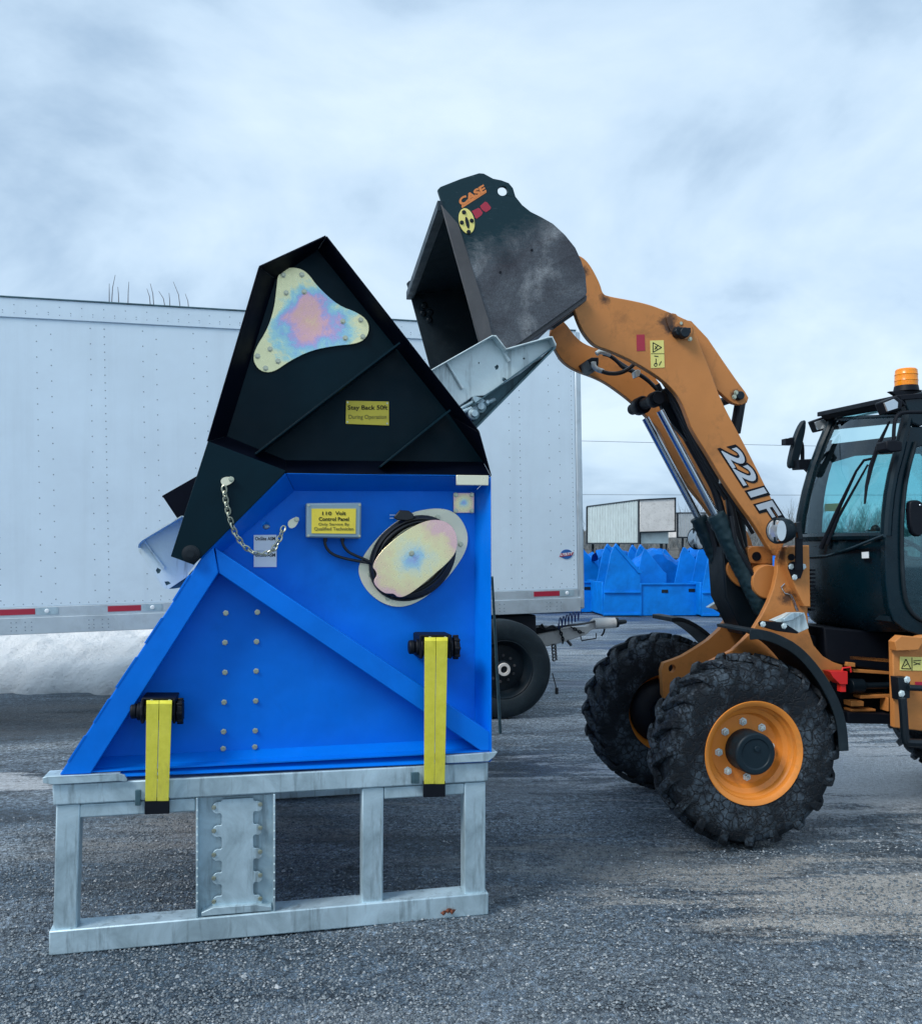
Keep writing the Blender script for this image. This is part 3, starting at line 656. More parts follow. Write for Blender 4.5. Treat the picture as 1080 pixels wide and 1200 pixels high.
for y0, y1 in ((627, 645.5), (646.2, 664.5)):
    l_ = plate('data_label', [(297.3, y0), (324, y0-.3), (324, y1), (297.3, y1)], TP-.003, 'label')
    write(l_, G, TP-.0063, [('OnSite ASM', 299, 322.3, y0+6.2, y0+2.2)], bold=.015)
    mb = MB(); rnd = random.Random(int(y0))       # fine print, too small to read
    for r_ in range(3 if y0 < 640 else 2):
        x = 299.5
        while x < (321 if r_ < 2 else 312):
            w_ = rnd.uniform(.6, 2.2); yy = y0+9+r_*2.9; mb.pp(G, [(x, yy), (x+w_, yy), (x+w_, yy+.9), (x, yy+.9)], TP-.0042, TP-.003); x += w_+rnd.uniform(.5, 1.2)
    mb.obj('fine_print', 'ink', l_, smooth=0)
# chain
ear = chaikin(z(160, 260, .4074, [(240, 745), (250, 734), (270, 733), (282, 738), (278, 748), (262, 758), (248, 760)]), 2)
MB().pp(G, ear, -.024, -.016).obj('chain_anchor', 'zincplain', mc); mb = MB(); bolts(mb, G, z(160, 260, .4074, [(272, 740)]), -.024, .008, .01)
ear = chaikin(z(160, 260, .4074, [(433, 862), (455, 849), (466, 850), (466, 862), (455, 880), (438, 882)]), 2)
MB().pp(G, ear, -.024+.1, -.016+.1).obj('chain_anchor', 'zincplain', mc); bolts(mb, G, z(160, 260, .4074, [(460, 856)]), .076, .008, .01); mb.obj('bolts', 'bolt', mc)
cpth = z(160, 260, .4074, [(251, 762), (256, 800), (267, 850), (284, 898), (308, 933), (335, 952), (365, 957), (392, 945), (410, 915), (420, 885), (428, 868)])
path = [G.P(x, y, -.03+.09*i/10) for i, (x, y) in enumerate(cpth)]
def resample(ps, d):
    out = [ps[0]]; acc = 0
    for a, b in zip(ps, ps[1:]):
        L_ = (b-a).length; s_ = d-acc
        while s_ <= L_: out.append(a+(b-a)*(s_/L_)); s_ += d
        acc = (acc+L_) % d
    return out
rs_ = resample(path, .0225); mb = MB()
for i in range(len(rs_)-1):
    a, b = rs_[i], rs_[i+1]; d = (b-a).normalized(); c = (a+b)/2
    side = G.u if i % 2 == 0 else (G.n*.8+G.u*.6); side = (side-d*side.dot(d)).normalized()
    mb.tube([c+d*(.0165*math.cos(q)*(1 if abs(math.cos(q)) < .8 else 1))+side*(.0095*math.sin(q)) for q in [2*math.pi*k/12 for k in range(12)]], .0036, 6, True)
mb.obj('chain', 'bolt', mc)

# screen deck (tray) through the hood, ends showing on both sides
K = lambda p: z(480, 370, .1852, p)
tray_pts = K([(100, 360), (520, 122), (545, 122), (610, 206), (880, 130), (903, 130), (928, 180), (700, 362), (470, 502), (400, 507), (300, 575)])
hl = [K(h) for h in ([(535, 322), (555, 308), (563, 318), (558, 335), (546, 343)], [(582, 403), (590, 390), (600, 392), (616, 404), (606, 414), (592, 417)], circ(722, 270, 7, n=10), circ(437, 298, 5, n=8))]
tw = MB().pp(G, tray_pts, .22, .228, hl).obj('tray_wall', 'galvb', mc)
mb = MB()
def strip(mb, a, b, t, d, th=1.6):
    mb.slab([G.P(a[0], a[1], t), G.P(b[0], b[1], t)], [G.P(a[0], a[1]+th, t), G.P(b[0], b[1]+th, t)], G.n*d)
q = K([(100, 360), (520, 122), (545, 122), (610, 206), (880, 130), (903, 130), (928, 180)])
for a, b in zip(q, q[1:]): strip(mb, a, b, .15, .07)
mb.obj('tray_rim', 'galvb', mc, .002)
mb = MB()
for a, b in (((235, 295), (335, 460)), ((540, 130), (628, 288))):
    A, B = [G.P(*K([p_])[0], .21) for p_ in (a, b)]; mb.tube([A, B], [.006, .009], 8)
mb.obj('tray_rib', 'galvb', mc)
mb = MB().pp(G, K([(928, 183), (700, 365), (470, 506), (400, 511), (310, 575), (400, 700), (430, 695)]), .26, .268)
strip(mb, K([(925, 190)])[0], K([(425, 697)])[0], .16, .12, 2.4); strip(mb, K([(905, 195)])[0], K([(400, 560)])[0], .18, .08, 1.5); mb.obj('tray_underframe', 'galvd', mc)
mb = MB()
for x, y, r in ((430, 585, .030), (390, 630, .028), (470, 560, .015)):
    p = G.P(*K([(x, y)])[0], .26); mb.lathe(p, -G.n, [(r, 0), (r, .05), (r*.6, .055), (r*.6, .07), (0, .07)], 20, False)
A, B = G.P(*K([(320, 590)])[0], .22), G.P(*K([(400, 545)])[0], .22); mb.tube([A, B], .009); A, B = G.P(*K([(330, 610)])[0], .22), G.P(*K([(540, 530)])[0], .22); mb.tube([A, B], .012)
mb.pp(G, K([(400, 505), (460, 520), (480, 540), (450, 560), (420, 555), (400, 530)]), .2, .26)
mb.obj('tray_bearing', 'galv', mc, .002)
a = G.P(645, 432-20, .23); b = G.P(196, 655, .23)
MB().slab([a, b], [a+G.n*(D-.46), b+G.n*(D-.46)], (0, 0, -.01)).obj('tray_floor', 'galv', mc)
mb = MB().pp(G, tray_pts, D-.228, D-.22); mb.v = [v*1 for v in mb.v]
mb = MB(); A = [G.P(x, y, .22)+G.n*(D-.44) for x, y in tray_pts]; mb.prism(A, G.n*.008); mb.obj('tray_wall', 'galvb', mc)
J = lambda p: z(0, 320, .3168, p)
end = J([(510, 1012), (513, 998), (525, 985), (670, 898), (720, 900), (720, 1080), (697, 1108), (690, 1125), (625, 1168), (612, 1168), (600, 1158), (512, 1028)])
MB().pp(G, end, .22, .228, [J(h) for h in ([(576, 1100), (582, 1090), (596, 1098), (590, 1110), (582, 1112)], [(608, 1142), (622, 1140), (632, 1148), (615, 1156)])]).obj('tray_end_wall', 'galvb', mc)
mb = MB(); q = J([(670, 898), (525, 985), (513, 998), (510, 1012)])
for a, b in zip(q, q[1:]): strip(mb, a, b, .13, .09, 1.4)
A, B = [G.P(*J([p_])[0], .21) for p_ in ((533, 990), (607, 1092))]; mb.tube([A, B], [.005, .008], 8)
mb.obj('tray_rim', 'galvb', mc)
MB().pp(G, J([(560, 1075), (700, 1075), (690, 1120), (625, 1160), (606, 1150)]), .235, .24).obj('hole_shade_sheet', 'galvd', mc)  # added dark sheet behind the end wall's holes, in place of shade
MB().pp(G, K([(380, 280), (760, 240), (700, 350), (480, 480), (380, 480)]), .235, .24).obj('hole_shade_sheet', 'galvd', mc)  # same added dark sheet behind the holes of the right tray wall
mb = MB().pp(G, J([(625, 1168), (690, 1125), (712, 1100), (680, 1162), (640, 1168)]), .25, .5); mb.obj('tray_underframe', 'galvd', mc)

# ------------------------------------------------------------------ ratchet straps
def strap(px0, px1, yt, yb, bx0, bx1, wx0, wx1, wy0, wy1, label):
    p = G.P((px0+px1)/2, yb, -.04); r = thing('ratchet_strap', (p.x, p.y, p.z), label, 'strap', 'yellow tie-down straps on the machine')
    mid = lambda a, b, f: a+(b-a)*f
    mb = MB()
    for k in (0, 1):
        f0, f1 = (.0, .49) if k == 0 else (.51, 1.)
        prof = [(yt+6, TP-.03), (yt+1, -.02), (yt-1, -.045), (yt+3, -.062), (yt+12, -.058), ((yt*2+yb)/3, -.045), (yb-8, -.032), (yb, -.026)]
        A, B = [], []
        for i, (y, t) in enumerate(prof):
            q = max(0, min(1, (y-yt)/(yb-yt))); l = mid(px0, bx0, q); rr = mid(px1, bx1, q)
            A.append(G.P(mid(l, rr, f0), y, t)); B.append(G.P(mid(l, rr, f1), y, t))
        mb.slab(A, B, G.n*.006)
    mb.obj('webbing', 'web', r, .001, smooth=60)
    MB().pp(G, [(bx0-.8, yb-3), (bx1+.8, yb-3.5), (bx1+.8, yb+15), (bx0-.8, yb+16)], -.024, -.006).obj('hook', 'ink', r, .003)
    mb = MB(); yc = (wy0+wy1)/2; a, b = G.P(wx0+8, yc, .01), G.P(wx1, yc, .01); h = (wy1-wy0)/2
    rad = h*a.y/F
    mb.cyl(a, b, rad*.72, seg=20)
    for c_, w2 in ((px0-6, .012), (px1+1, .012)):
        q = G.P(c_, yc, .01); mb.lathe(q, G.u, [(rad, 0), (rad, w2)], 10); mb.pp(G, [(c_, wy0), (c_+3, wy0), (c_+3, wy1), (c_, wy1)], -.03, TP)
    q = G.P(px1+5, yc, .01)
    mb.lathe(q, G.u, [(rad*.75, 0), (rad*.98, .006), (rad*.98, .026), (rad*.7, .03)], 10)
    for k in range(8):
        an = k*math.pi/4; mb.box(q+G.u*.016+(Vector((0, 0, 1))*math.cos(an)+G.n*math.sin(an))*rad*.95, (.026, .012, .012))
    q = G.P(wx0, yc, .01); mb.lathe(q, G.u, [(rad*.5, 0), (rad*.62, .004), (rad*.62, .022), (rad*.5, .026), (rad*.5, .05)], 14)
    mb.pp(G, [(px0-5, wy0-1), (px1+5, wy0-1), (px1+5, wy0+2), (px0-5, wy0+2)], -.02, TP)
    mb.obj('winch', 'ink', r, .003)
    mb = MB(); bolts(mb, G, [(px0+6, wy0+3), (px1-3, wy0+3)], -.03, .006, .008); mb.obj('bolts', 'bolt', r)
strap(171.5, 201.5, 822, 939, 170, 197.5, 153, 211, 819, 848, 'short yellow strap down the left end of the blue machine')
strap(497.5, 524.5, 748, 919, 497, 521, 478.5, 529, 745, 772, 'long yellow strap beside the right edge of the blue machine')

# ------------------------------------------------------------------ wheel loader
H = LO
ld = thing('wheel_loader', H.L(1.2, .84, 0), 'orange compact wheel loader with black cab, its raised bucket tipping over the tray', 'wheel loader')
ZC = .527
def lug_mesh(mb, W_, Rr, n=20, Y=Vector((0, 1, 0))):
    for side in (1, -1):
        for k in range(n):
            a0 = 2*math.pi*(k+(.5 if side < 0 else 0))/n
            st = [(0, .198, .435, .010), (.0, .203, .475, .018), (.02, .190, .515, .026), (.07, .125, .541, .034), (.14, .045, .546, .036), (.20, -.022, .546, .036)]
            vs = []
            for da, ax, r, hh in st:
                for sw in (-1, 1):
                    for top in (0, 1):
                        an = a0+da+sw*(.060 if not top else .044); dx = 0; rr = r; axx = ax
                        if not top: rr = r-hh*(1 if ax < .19 else .35); axx = ax-(0 if ax < .15 else .018)
                        vs.append((math.cos(an)*rr, side*axx*W_/.2, math.sin(an)*rr))
            fs = []
            for i in range(len(st)-1):
                o = i*4; p_ = o+4
                fs += [(o, o+1, p_+1, p_), (o+1, o+3, p_+3, p_+1), (o+3, o+2, p_+2, p_+3), (o+2, o, p_, p_+2)]
            e_ = 4*(len(st)-1); fs += [(0, 2, 3, 1), (e_, e_+1, e_+3, e_+2)]
            mb.add(vs, fs)
def place(mb, mtx): mb.v = [mtx @ v for v in mb.v]
def loader_wheel(s_, t_, flip):
    # local: axle along Y, outer face towards -Y
    mtx = Matrix.Translation(H.L(s_, t_, ZC)) @ Matrix((( H.u.x, H.n.x, 0), (H.u.y, H.n.y, 0), (0, 0, 1))).to_4x4() @ Matrix.Rotation(math.pi if flip else 0, 4, 'Z') @ Matrix.Rotation(R(13+40*s_), 4, 'Y') @ Matrix.Diagonal((.976, .85, .976, 1))
    c = H.L(s_, t_, ZC)
    rim = MB(); rim.lathe((0, 0, 0), (0, -1, 0), [(.285, .150), (.294, .158), (.290, .168), (.278, .165), (.262, .150), (.256, .118), (.246, .108), (.240, .085), (.214, .070), (.205, .040), (.198, .030), (.10, .030), (.0, .030)], 64, False)
    rim.lathe((0, 0, 0), (0, 1, 0), [(.0, -.028), (.19, -.028), (.21, .0), (.235, .04), (.262, .09), (.27, .14), (.285, .155), (.294, .158)], 64, False)
    rim.cyl((.17, -.05, -.16), (.195, -.10, -.185), .012); place(rim, mtx); wh = rim.obj('wheel', 'orange2', ld, origin=c)
    ty = MB(); prof = [(.268, -.15), (.285, -.160), (.33, -.170), (.39, -.176), (.44, -.173), (.475, -.162), (.498, -.142), (.505, -.09), (.507, 0)]
    prof = prof+[(r, -h) for r, h in reversed(prof[:-1])]
    ty.lathe((0, 0, 0), (0, 1, 0), prof, 96, False); lug_mesh(ty, .172, .54)
    ty.v = [v+v.normalized()*.002*noise.noise(v*9) for v in ty.v]
    place(ty, mtx); ty.obj('tyre', 'tyre', wh, .004, origin=c, seg=1)
    hb = MB(); hb.lathe((0, -.02, 0), (0, -1, 0), [(.118, 0), (.118, .155), (.110, .165), (.085, .165), (.083, .158), (0, .158)], 40, False)
    hb.lathe((0, -.175, .03), (0, -1, 0), [(.018, 0), (.018, .015), (0, .015)], 8, False); place(hb, mtx); hb.obj('hub', 'plastic', wh, .003, origin=c)
    db = MB(); db.lathe((0, .03, 0), (0, 1, 0), [(0, .10), (.12, .10), (.20, .06), (.225, .02), (.225, -.02)], 40, False); place(db, mtx); db.obj('rim_shadow_disc', 'ink', wh, origin=c)  # added black disc, stands in for the shadow in the rim's back
    nb = MB()
    for k in range(8):
        a = k*math.pi/4+.3; p_ = Vector((math.cos(a)*.158, -.03, math.sin(a)*.158)); nb.lathe(p_, (0, -1, 0), [(.024, 0), (.024, .006), (.017, .007), (.017, .024), (.009, .025), (.009, .038), (0, .038)], 6, False)
    place(nb, mtx); nb.obj('wheel_nuts', 'galvb', wh, origin=c)
for s_ in (0, 2.3):
    loader_wheel(s_, .18, False); loader_wheel(s_, 1.40, True)
for s_ in (0, 2.3):
    mb = MB().cyl(H.L(s_, .35, ZC), H.L(s_, 1.33, ZC), .11); mb.ball(H.L(s_, .84, ZC), .2, (1, 1, 1)); mb.obj('axle', 'dark', ld)

def arc_fender(name, pts, t0, t1, th=.018):
    A = [H.P(x, y, t0) for x, y in pts]; e_ = H.n*(t1-t0); m = MB(); n = len(A)
    C0 = H.L(0, t0, ZC); inn = [a+(C0-a).normalized()*th for a in A]; loop = A+list(reversed(inn))
    m.prism(loop, e_)
    lip = [a+(C0-a).normalized()*.055 for a in A]; m.prism([a-H.n*.004 for a in A]+[a-H.n*.004 for a in reversed(lip)], H.n*.012)
    return m.obj(name, 'rubber', ld, .004)
arc_fender('fender', chaikin([(878, 738), (890, 737), (912, 743), (939, 758), (965, 788), (984, 822), (992, 850), (994, 880)], 2, False), .02, .42)
mb = MB(); A = [H.P(x, y, 1.3) for x, y in chaikin([(787, 724), (800, 723), (820, 733), (838, 748), (850, 762)], 2, False)]
mb.slab(A, [a+H.n*.36 for a in A], (0, 0, -.03)); mb.obj('fender', 'rubber', ld, .006)

def stain(mats, pts):
    for mname in mats:
        nt = M[mname].node_tree; b = [n for n in nt.nodes if n.type == 'BSDF_PRINCIPLED'][0]; src = b.inputs['Base Color'].links[0].from_socket
        gp = nt.nodes.new('ShaderNodeNewGeometry'); nn = tex(nt, 'ShaderNodeTexNoise', 16, 6, .75, gp.outputs['Position'])
        for p_, rad in pts:
            d = nt.nodes.new('ShaderNodeVectorMath'); d.operation = 'DISTANCE'; d.inputs[1].default_value = p_; nt.links.new(gp.outputs['Position'], d.inputs[0])
            q = nt.nodes.new('ShaderNodeMath'); q.operation = 'MULTIPLY_ADD'; q.inputs[1].default_value = -.5/rad; nt.links.new(d.outputs['Value'], q.inputs[0]); nt.links.new(nn.outputs[0], q.inputs[2])
            src = mixc(nt, ramp(nt, q.outputs[0], [(.10, (0, 0, 0)), (.36, (.85,)*3)]), src, (.022, .018, .018))
        nt.links.new(src, b.inputs['Base Color'])
stain(['orange'], [(H.P(783, 378, .5), .09), (H.P(792, 386, .5), .07), (H.P(862, 463, .57), .05), (H.P(916, 650, .46), .10), (H.P(708, 350, .5), .05), (H.P(900, 672, .7), .12), (H.P(922, 700, .46), .08), (H.P(683, 318, .5), .05)])
# booms
ARM = [(660, 312), (672, 297), (683, 301), (692, 311), (703, 332), (706, 344), (713, 347), (741, 352), (762, 357), (780, 364), (797, 371), (810, 378), (815, 390), (822, 410), (832, 434), (840, 457), (850, 480), (867, 511), (885, 546), (902, 581), (915, 606), (922, 618), (918, 640), (911, 652), (905, 650), (885, 616), (864, 588), (843, 556), (829, 532), (811, 504), (806, 490), (799, 472), (790, 458), (773, 442), (745, 425), (727, 416), (710, 409), (700, 406), (692, 400), (684, 390), (678, 378), (671, 358), (664, 345)]
MB().pp(H, chaikin(ARM, 2), .50, .55).obj('boom_arm', 'orange', ld, .004)
FARM = [(645, 385), (655, 372), (664, 380), (672, 392), (684, 403), (705, 410), (735, 420), (765, 436), (785, 470), (806, 512), (835, 560), (862, 600), (885, 640), (880, 668), (868, 660), (850, 632), (829, 597), (804, 567), (787, 539), (775, 507), (760, 490), (741, 471), (720, 455), (706, 446), (692, 440), (680, 436), (668, 430), (658, 422), (652, 412), (646, 400)]
MB().pp(H, chaikin(FARM, 2), 1.10, 1.15).obj('boom_arm', 'orange', ld, .004)
# bell crank between the arms
CR = [(790, 372), (810, 376), (829, 396), (848, 424), (864, 447), (873, 459), (877, 466), (875, 472), (867, 475), (857, 472), (845, 461), (838, 455), (815, 430), (800, 410), (780, 390)]
MB().pp(H, chaikin(CR, 1), .57, .61).obj('bell_crank', 'orange', ld, .004)
mb = MB().pp(H, CR, .82, .86); mb.obj('bell_crank', 'orange', ld, .004)
mb = MB()
for (x, y, r, a, b) in ((803, 389, .030, .44, .62), (868, 463, .026, .53, .9), (678, 345, .035, .45, .6)):
    c = H.P(x, y, a); mb.lathe(c, H.n, [(r*.9, 0), (r, .006), (r, b-a)], 20)
c = H.P(796, 388, .46); mb.lathe(c, H.n, [(.024, 0), (.034, .02), (.034, .05)], 8); mb.box(H.P(800, 387, .47), (.09, .02, .03), (H.u, H.n, Vector((0, 0, 1)))); mb.obj('pin', 'dark', ld, .002)
mb = MB(); bolts(mb, H, [(860, 465), (862, 460), (797, 379), (808, 397)], .5, .01, .012); mb.obj('bolts', 'bolt', ld)
MB().pp(H, chaikin([(780, 369), (790, 366), (796, 372), (806, 375), (812, 384), (810, 396), (802, 398), (795, 397), (786, 389), (782, 380)], 1), .492, .499).obj('grease_boss', 'orange', ld, .002)
mb = MB(); mb.cyl(H.P(868, 466, .72), H.P(861, 507, .72), .034); mb.cyl(H.P(861, 507, .72), H.P(858, 560, .72), .018); mb.cyl(H.P(857, 562, .75), H.P(868, 660, .75), .052)
mb.obj('tilt_cylinder', 'dark', ld, .002)
# cross tubes
mb = MB(); a = H.P(886, 652, .58); mb.cyl(H.P(905, 678, .56), H.P(905, 678, .56)+H.n*.6, .075, seg=24); mb.obj('cross_tube', 'orange', ld)
mb = MB(); a = H.P(772, 466, .60); mb.cyl(a, a+H.n*.45, .036, seg=24); mb.lathe(a+H.n*.02, H.n, [(.042, 0), (.047, .01), (.047, .07), (.042, .08)], 24); mb.lathe(a+H.n*.25, H.n, [(.050, 0), (.056, .01), (.056, .09), (.050, .1)], 24); mb.obj('cross_tube', 'ink', ld)
MB().pp(H, chaikin([(770, 462), (782, 452), (800, 470), (812, 505), (808, 520), (795, 505), (778, 485)], 1), .72, .76).obj('shadow_gusset', 'dark', ld, .003)  # small plate coloured dark to stand for the shadow between the arms
def lift(t, top, mid_, bot, rod_r, bar_r):
    mb = MB().cyl(H.P(*top, t), H.P(*mid_, t), rod_r, seg=20); r_ = mb.obj('cylinder_rod', 'chrome', ld)
    a, b = H.P(*mid_, t), H.P(*bot, t); mb = MB(); d = b-a; N = 60; A = d.normalized(); X = A.orthogonal().normalized(); Y = A.cross(X); seg = 32; vs = []; fs = []
    for i in range(N+1):
        for k in range(seg):
            an = 2*math.pi*k/seg; p_ = X*math.cos(an)+Y*math.sin(an); q = a+d*(i/N); rr = bar_r*(.94 if i in (0, N) else 1)
            rr += .006*noise.noise((q+p_*.08)*38)+.004*noise.noise((q+p_*.08)*85); vs.append(q+p_*rr)
    for i in range(N):
        for k in range(seg): fs.append((i*seg+k, i*seg+(k+1) % seg, (i+1)*seg+(k+1) % seg, (i+1)*seg+k))
    fs += [tuple(range(seg)), tuple(range(N*seg, (N+1)*seg))]; mb.add(vs, fs); mb.cyl(b, b+A*.3, bar_r*.8)
    mb.obj('cylinder_barrel', 'sleeve', ld, smooth=60)
lift(.62, (773, 481), (838, 603), (894, 716), .023, .055)
lift(.92, (756, 490), (818, 606), (868, 716), .024, .054)
# hoses
def hose(pts, t, r=.013, mat='cable', name='hose', parent=ld, fr=H, dt=0):
    P_ = chaikin(pts, 3, False); MB().tube([fr.P(x, y, t+dt*i/len(P_)) for i, (x, y) in enumerate(P_)], r).obj(name, mat, parent)
Q = lambda p: z(680, 340, .1333, p)
hose(Q([(200, 560), (250, 570), (320, 620), (370, 680), (450, 710), (560, 760), (650, 850)])+[(782, 470), (810, 520), (835, 570), (852, 610), (862, 660)], .85)
hose(Q([(190, 715), (260, 735), (350, 730), (430, 690), (475, 645)]), .80)
hose(Q([(330, 630), (420, 690), (520, 740), (640, 830)])+[(790, 480), (818, 530), (838, 572), (848, 600), (858, 660)], .90)
hose([(775, 445), (792, 470), (810, 510), (838, 560), (862, 592), (882, 625)], .60, .012)
hose([(780, 455), (798, 490), (815, 525), (838, 565), (850, 585)], .66, .014); hose([(786, 470), (805, 510), (826, 548), (846, 590), (852, 640)], .70, .016); hose([(770, 450), (795, 500), (820, 545), (842, 585), (848, 650)], .78, .016)
hose([(856, 605), (862, 640), (880, 670), (900, 708)], .57, .014); hose([(849, 560), (858, 600), (868, 640), (885, 690)], .66, .02); hose([(830, 610), (842, 650), (848, 690), (862, 720)], .85, .024)
mb = MB()
for p_ in (((140, 560), (165, 540), (205, 545), (265, 565)), ((115, 630), (115, 665), (140, 695), (200, 715))): mb.tube([H.P(x, y, .82) for x, y in chaikin(Q(p_), 2, False)], .016)
mb.one = False; SPLIT['hose_fitting'] = 'hose_fitting'; mb.obj('hose_fitting', 'galvb', ld, .003)
MB().pp(H, Q([(475, 715), (500, 695), (530, 705), (520, 755), (490, 765)]), .80, .86).obj('hose_clamp', 'galvb', ld, .003)
MB().box(H.P(844, 564, .6), (.03, .03, .03)).obj('hose_clamp', 'galvb', ld, .006)
MB().pp(H, Q([(60, 610), (100, 590), (160, 590), (160, 640), (150, 700), (110, 690)]), .9, 1.1).obj('hose_bracket', 'dark', ld, .004)

# front frame
NP = [(858, 762), (870, 751), (882, 738), (892, 722), (900, 706), (906, 690), (910, 672), (911, 655), (914, 645), (924, 639.5), (948, 639), (949.5, 712), (946, 712), (947, 738), (953, 756), (964, 769), (976, 776), (987, 779.5), (988, 786), (975, 792), (960, 830), (900, 870), (830, 860), (806, 800), (830, 776)]
MB().pp(H, NP, .46, .50).obj('front_frame', 'orange', ld, .004)
MB().pp(H, [(921, 641), (948, 639.5), (949.5, 711), (942, 711), (932, 690), (921, 660), (920, 650)], .40, .46).obj('tower_plate', 'orange', ld, .004)
FP = [(775, 786), (778, 777), (790, 773), (800, 769), (815, 760), (830, 750), (843, 738), (852, 725), (858, 714), (864, 700), (885, 650), (885, 640), (905, 640), (905, 860), (800, 860), (777, 815)]
MB().pp(H, FP, 1.0, 1.05, [circ(787.3, 783.5, 4.2, 4.8)]).obj('front_frame', 'orange', ld, .004)
mb = MB().pp(H, [(876, 643), (881, 640), (905, 640), (905, 662), (876, 660)], .66, .72); mb.pp(H, [(880, 660), (905, 659), (906, 700), (896, 715), (884, 680)], .70, .98); mb.obj('tower_block', 'orange', ld, .006)
mb = MB(); c = H.P(886.5, 652, .652); mb.lathe(c, H.n, [(.028, 0), (.028, .05)], 24); c = H.P(927.5, 653, .39); mb.lathe(c, H.n, [(.02, 0), (.02, .02)], 16); mb.obj('pin', 'ink', ld)
c = H.P(900, 682, .55); MB().lathe(c, H.n, [(.10, 0), (.105, .01), (.105, .08)], 24).obj('bushing', 'orange', ld, .002)
MB().pp(H, chaikin([(852, 660), (860, 657), (870, 664), (876, 680), (872, 690), (860, 684), (852, 672)], 2), .72, .78).obj('clevis', 'orange', ld, .003)
mb = MB().pp(H, [(846, 640), (868, 650), (905, 700), (896, 735), (872, 745), (850, 700)], .74, .96); mb.obj('valve_block', 'dark', ld, .01)
mb = MB().pp(H, [(905, 745), (980, 745), (1045, 770), (1045, 830), (960, 850), (905, 830)], .6, .95); mb.obj('chassis_core', 'ink', ld, .01)
MB().pp(H, [(858, 763), (866, 758), (900, 766), (925, 778), (936, 790), (928, 792), (905, 780), (870, 770)], .455, .459).obj('frame_rib', 'orange', ld)
# scrape marks, light bracket, headlights
mb = MB(); q = [(919, 684), (915, 688), (919, 695), (925, 697), (928, 703), (933, 716)]; mb.tube([H.P(x, y, .455) for x, y in q], .004); mb.tube([H.P(x+2, y, .452) for x, y in q[2:]], .003); mb.obj('retaining_wire', 'chrome', ld)
mb = MB().pp(H, [(932.5, 630), (940.5, 630), (941, 668), (932.5, 668)], .33, .345); mb.pp(H, [(925, 660), (930, 658), (941, 660), (942.5, 665), (938, 678), (929, 679), (924, 666)], .38, .395); mb.obj('lamp_bracket', 'ink', ld, .002)
mb = MB(); bolts(mb, H, [(926.6, 664), (941, 664), (930.7, 676.5)], .38, .012, .01); mb.obj('bolts', 'galvb', ld)
def headlight(cx, cy, t, sc_=1.0, br=None):
    c = H.P(cx, cy, t); fwd = (-H.u+H.n*-.42+Vector((0, 0, -.05))).normalized()
    rt = Vector((0, 0, 1)).cross(fwd).normalized(); up = fwd.cross(rt)
    m = MB(); prof = [(.045, -.09), (.066, -.07), (.076, -.03), (.076, .02), (.070, .03), (.064, .028)]
    m.lathe(c, fwd, [(r*sc_, h*sc_) for r, h in prof], 32, True); o = m.obj('headlight', 'plastic', ld, .003)
    m = MB(); m.lathe(c+fwd*.029*sc_, fwd, [(.064*sc_, 0), (.055*sc_, .008), (.03*sc_, .013), (0, .015)], 32, False); m.obj('lens', 'lens', o)
    m = MB(); m.box(c+fwd*.03*sc_-rt*.0, (.012, .145*sc_, .022), (rt, up, fwd)); m.obj('lens_divider', 'plastic', o)
    s2 = (c-fwd*.03+H.u*.0-H.n*.078*sc_); m = MB(); m.pp(H, circ(cx+3, cy, 5.5*sc_, 12*sc_, 20), t-.088*sc_, t-.06*sc_); m.obj('side_lens', 'lens', o)
headlight(912.5, 622, .34); headlight(817.5, 631, 1.25, 1.0)
mb = MB().bar(H.P(925, 622, .34), H.P(937, 620, .34), .03, .03); mb.bar(H.P(934, 612, .34), H.P(937, 632, .34), .03, .03, (1, 0, 0)); mb.obj('lamp_arm', 'dark', ld, .003)
N_ = lambda p: z(780, 560, .2, p)
MB().pp(H, N_([(735, 792), (812, 790), (838, 882), (772, 912), (700, 865), (630, 838)]), .30, .36).obj('step_plate', 'galvb', ld, .003)
MB().pp(H, N_([(690, 826), (740, 790), (815, 792), (740, 835), (690, 845)]), .27, .30).obj('step_plate', 'galv', ld, .003)
mb = MB().pp(H, N_([(558, 850), (575, 840), (690, 848), (780, 905), (770, 914), (660, 900), (565, 872)]), .25, .29); mb.obj('step_clamp', 'ink', ld, .003)
mb = MB(); bolts(mb, H, N_([(568, 858), (692, 868)]), .25, .012, .01); mb.obj('bolts', 'galvb', ld)
MB().pp(H, N_([(250, 760), (350, 695), (372, 708), (392, 740), (345, 775), (290, 770)]), 1.25, 1.3).obj('step_plate', 'galvb', ld, .003)
MB().pp(H, N_([(290, 770), (392, 740), (395, 760), (350, 830), (325, 812), (330, 795)]), 1.26, 1.3).obj('step_clamp', 'dark', ld, .003)
# decals
def tquad(mb, fr, body, bl, br, tl, t, bold): mb.text(body, fr.P(*bl, t), fr.P(*br, t), fr.P(*tl, t), -fr.n*.0012, bold)
bl, br_, tl = Vector((844.8, 528.5)), Vector((896.5, 609)), Vector((864, 523.5))
mb = MB(); tquad(mb, H, '221F', bl, br_, tl, .4985, .085); lt = mb.obj('model_number', 'ink', ld, smooth=0)
mb = MB(); tquad(mb, H, '221F', bl+Vector((1.4, 1.2)), br_+Vector((-.2, -1.2)), tl+Vector((.2, 1.0)), .4965, .03); mb.obj('model_number_fill', 'silver', lt, smooth=0)
plate('reflector', [(745.5, 392), (755, 391.7), (755.8, 410.7), (746, 411.3)], .4995, 'red', .0015, ld, H)
wl = plate('warning_label', [(761.5, 399), (777.5, 398.5), (778.5, 430.5), (762.5, 431.3)], .4995, 'yellowpale', .0015, ld, H)
mb = MB()
def ln(m, fr, a, b, t, w_=.004): m.bar(fr.P(*a, t), fr.P(*b, t), w_, .001, fr.n)
T_ = Q([(637, 460), (637, 545), (712, 502)])
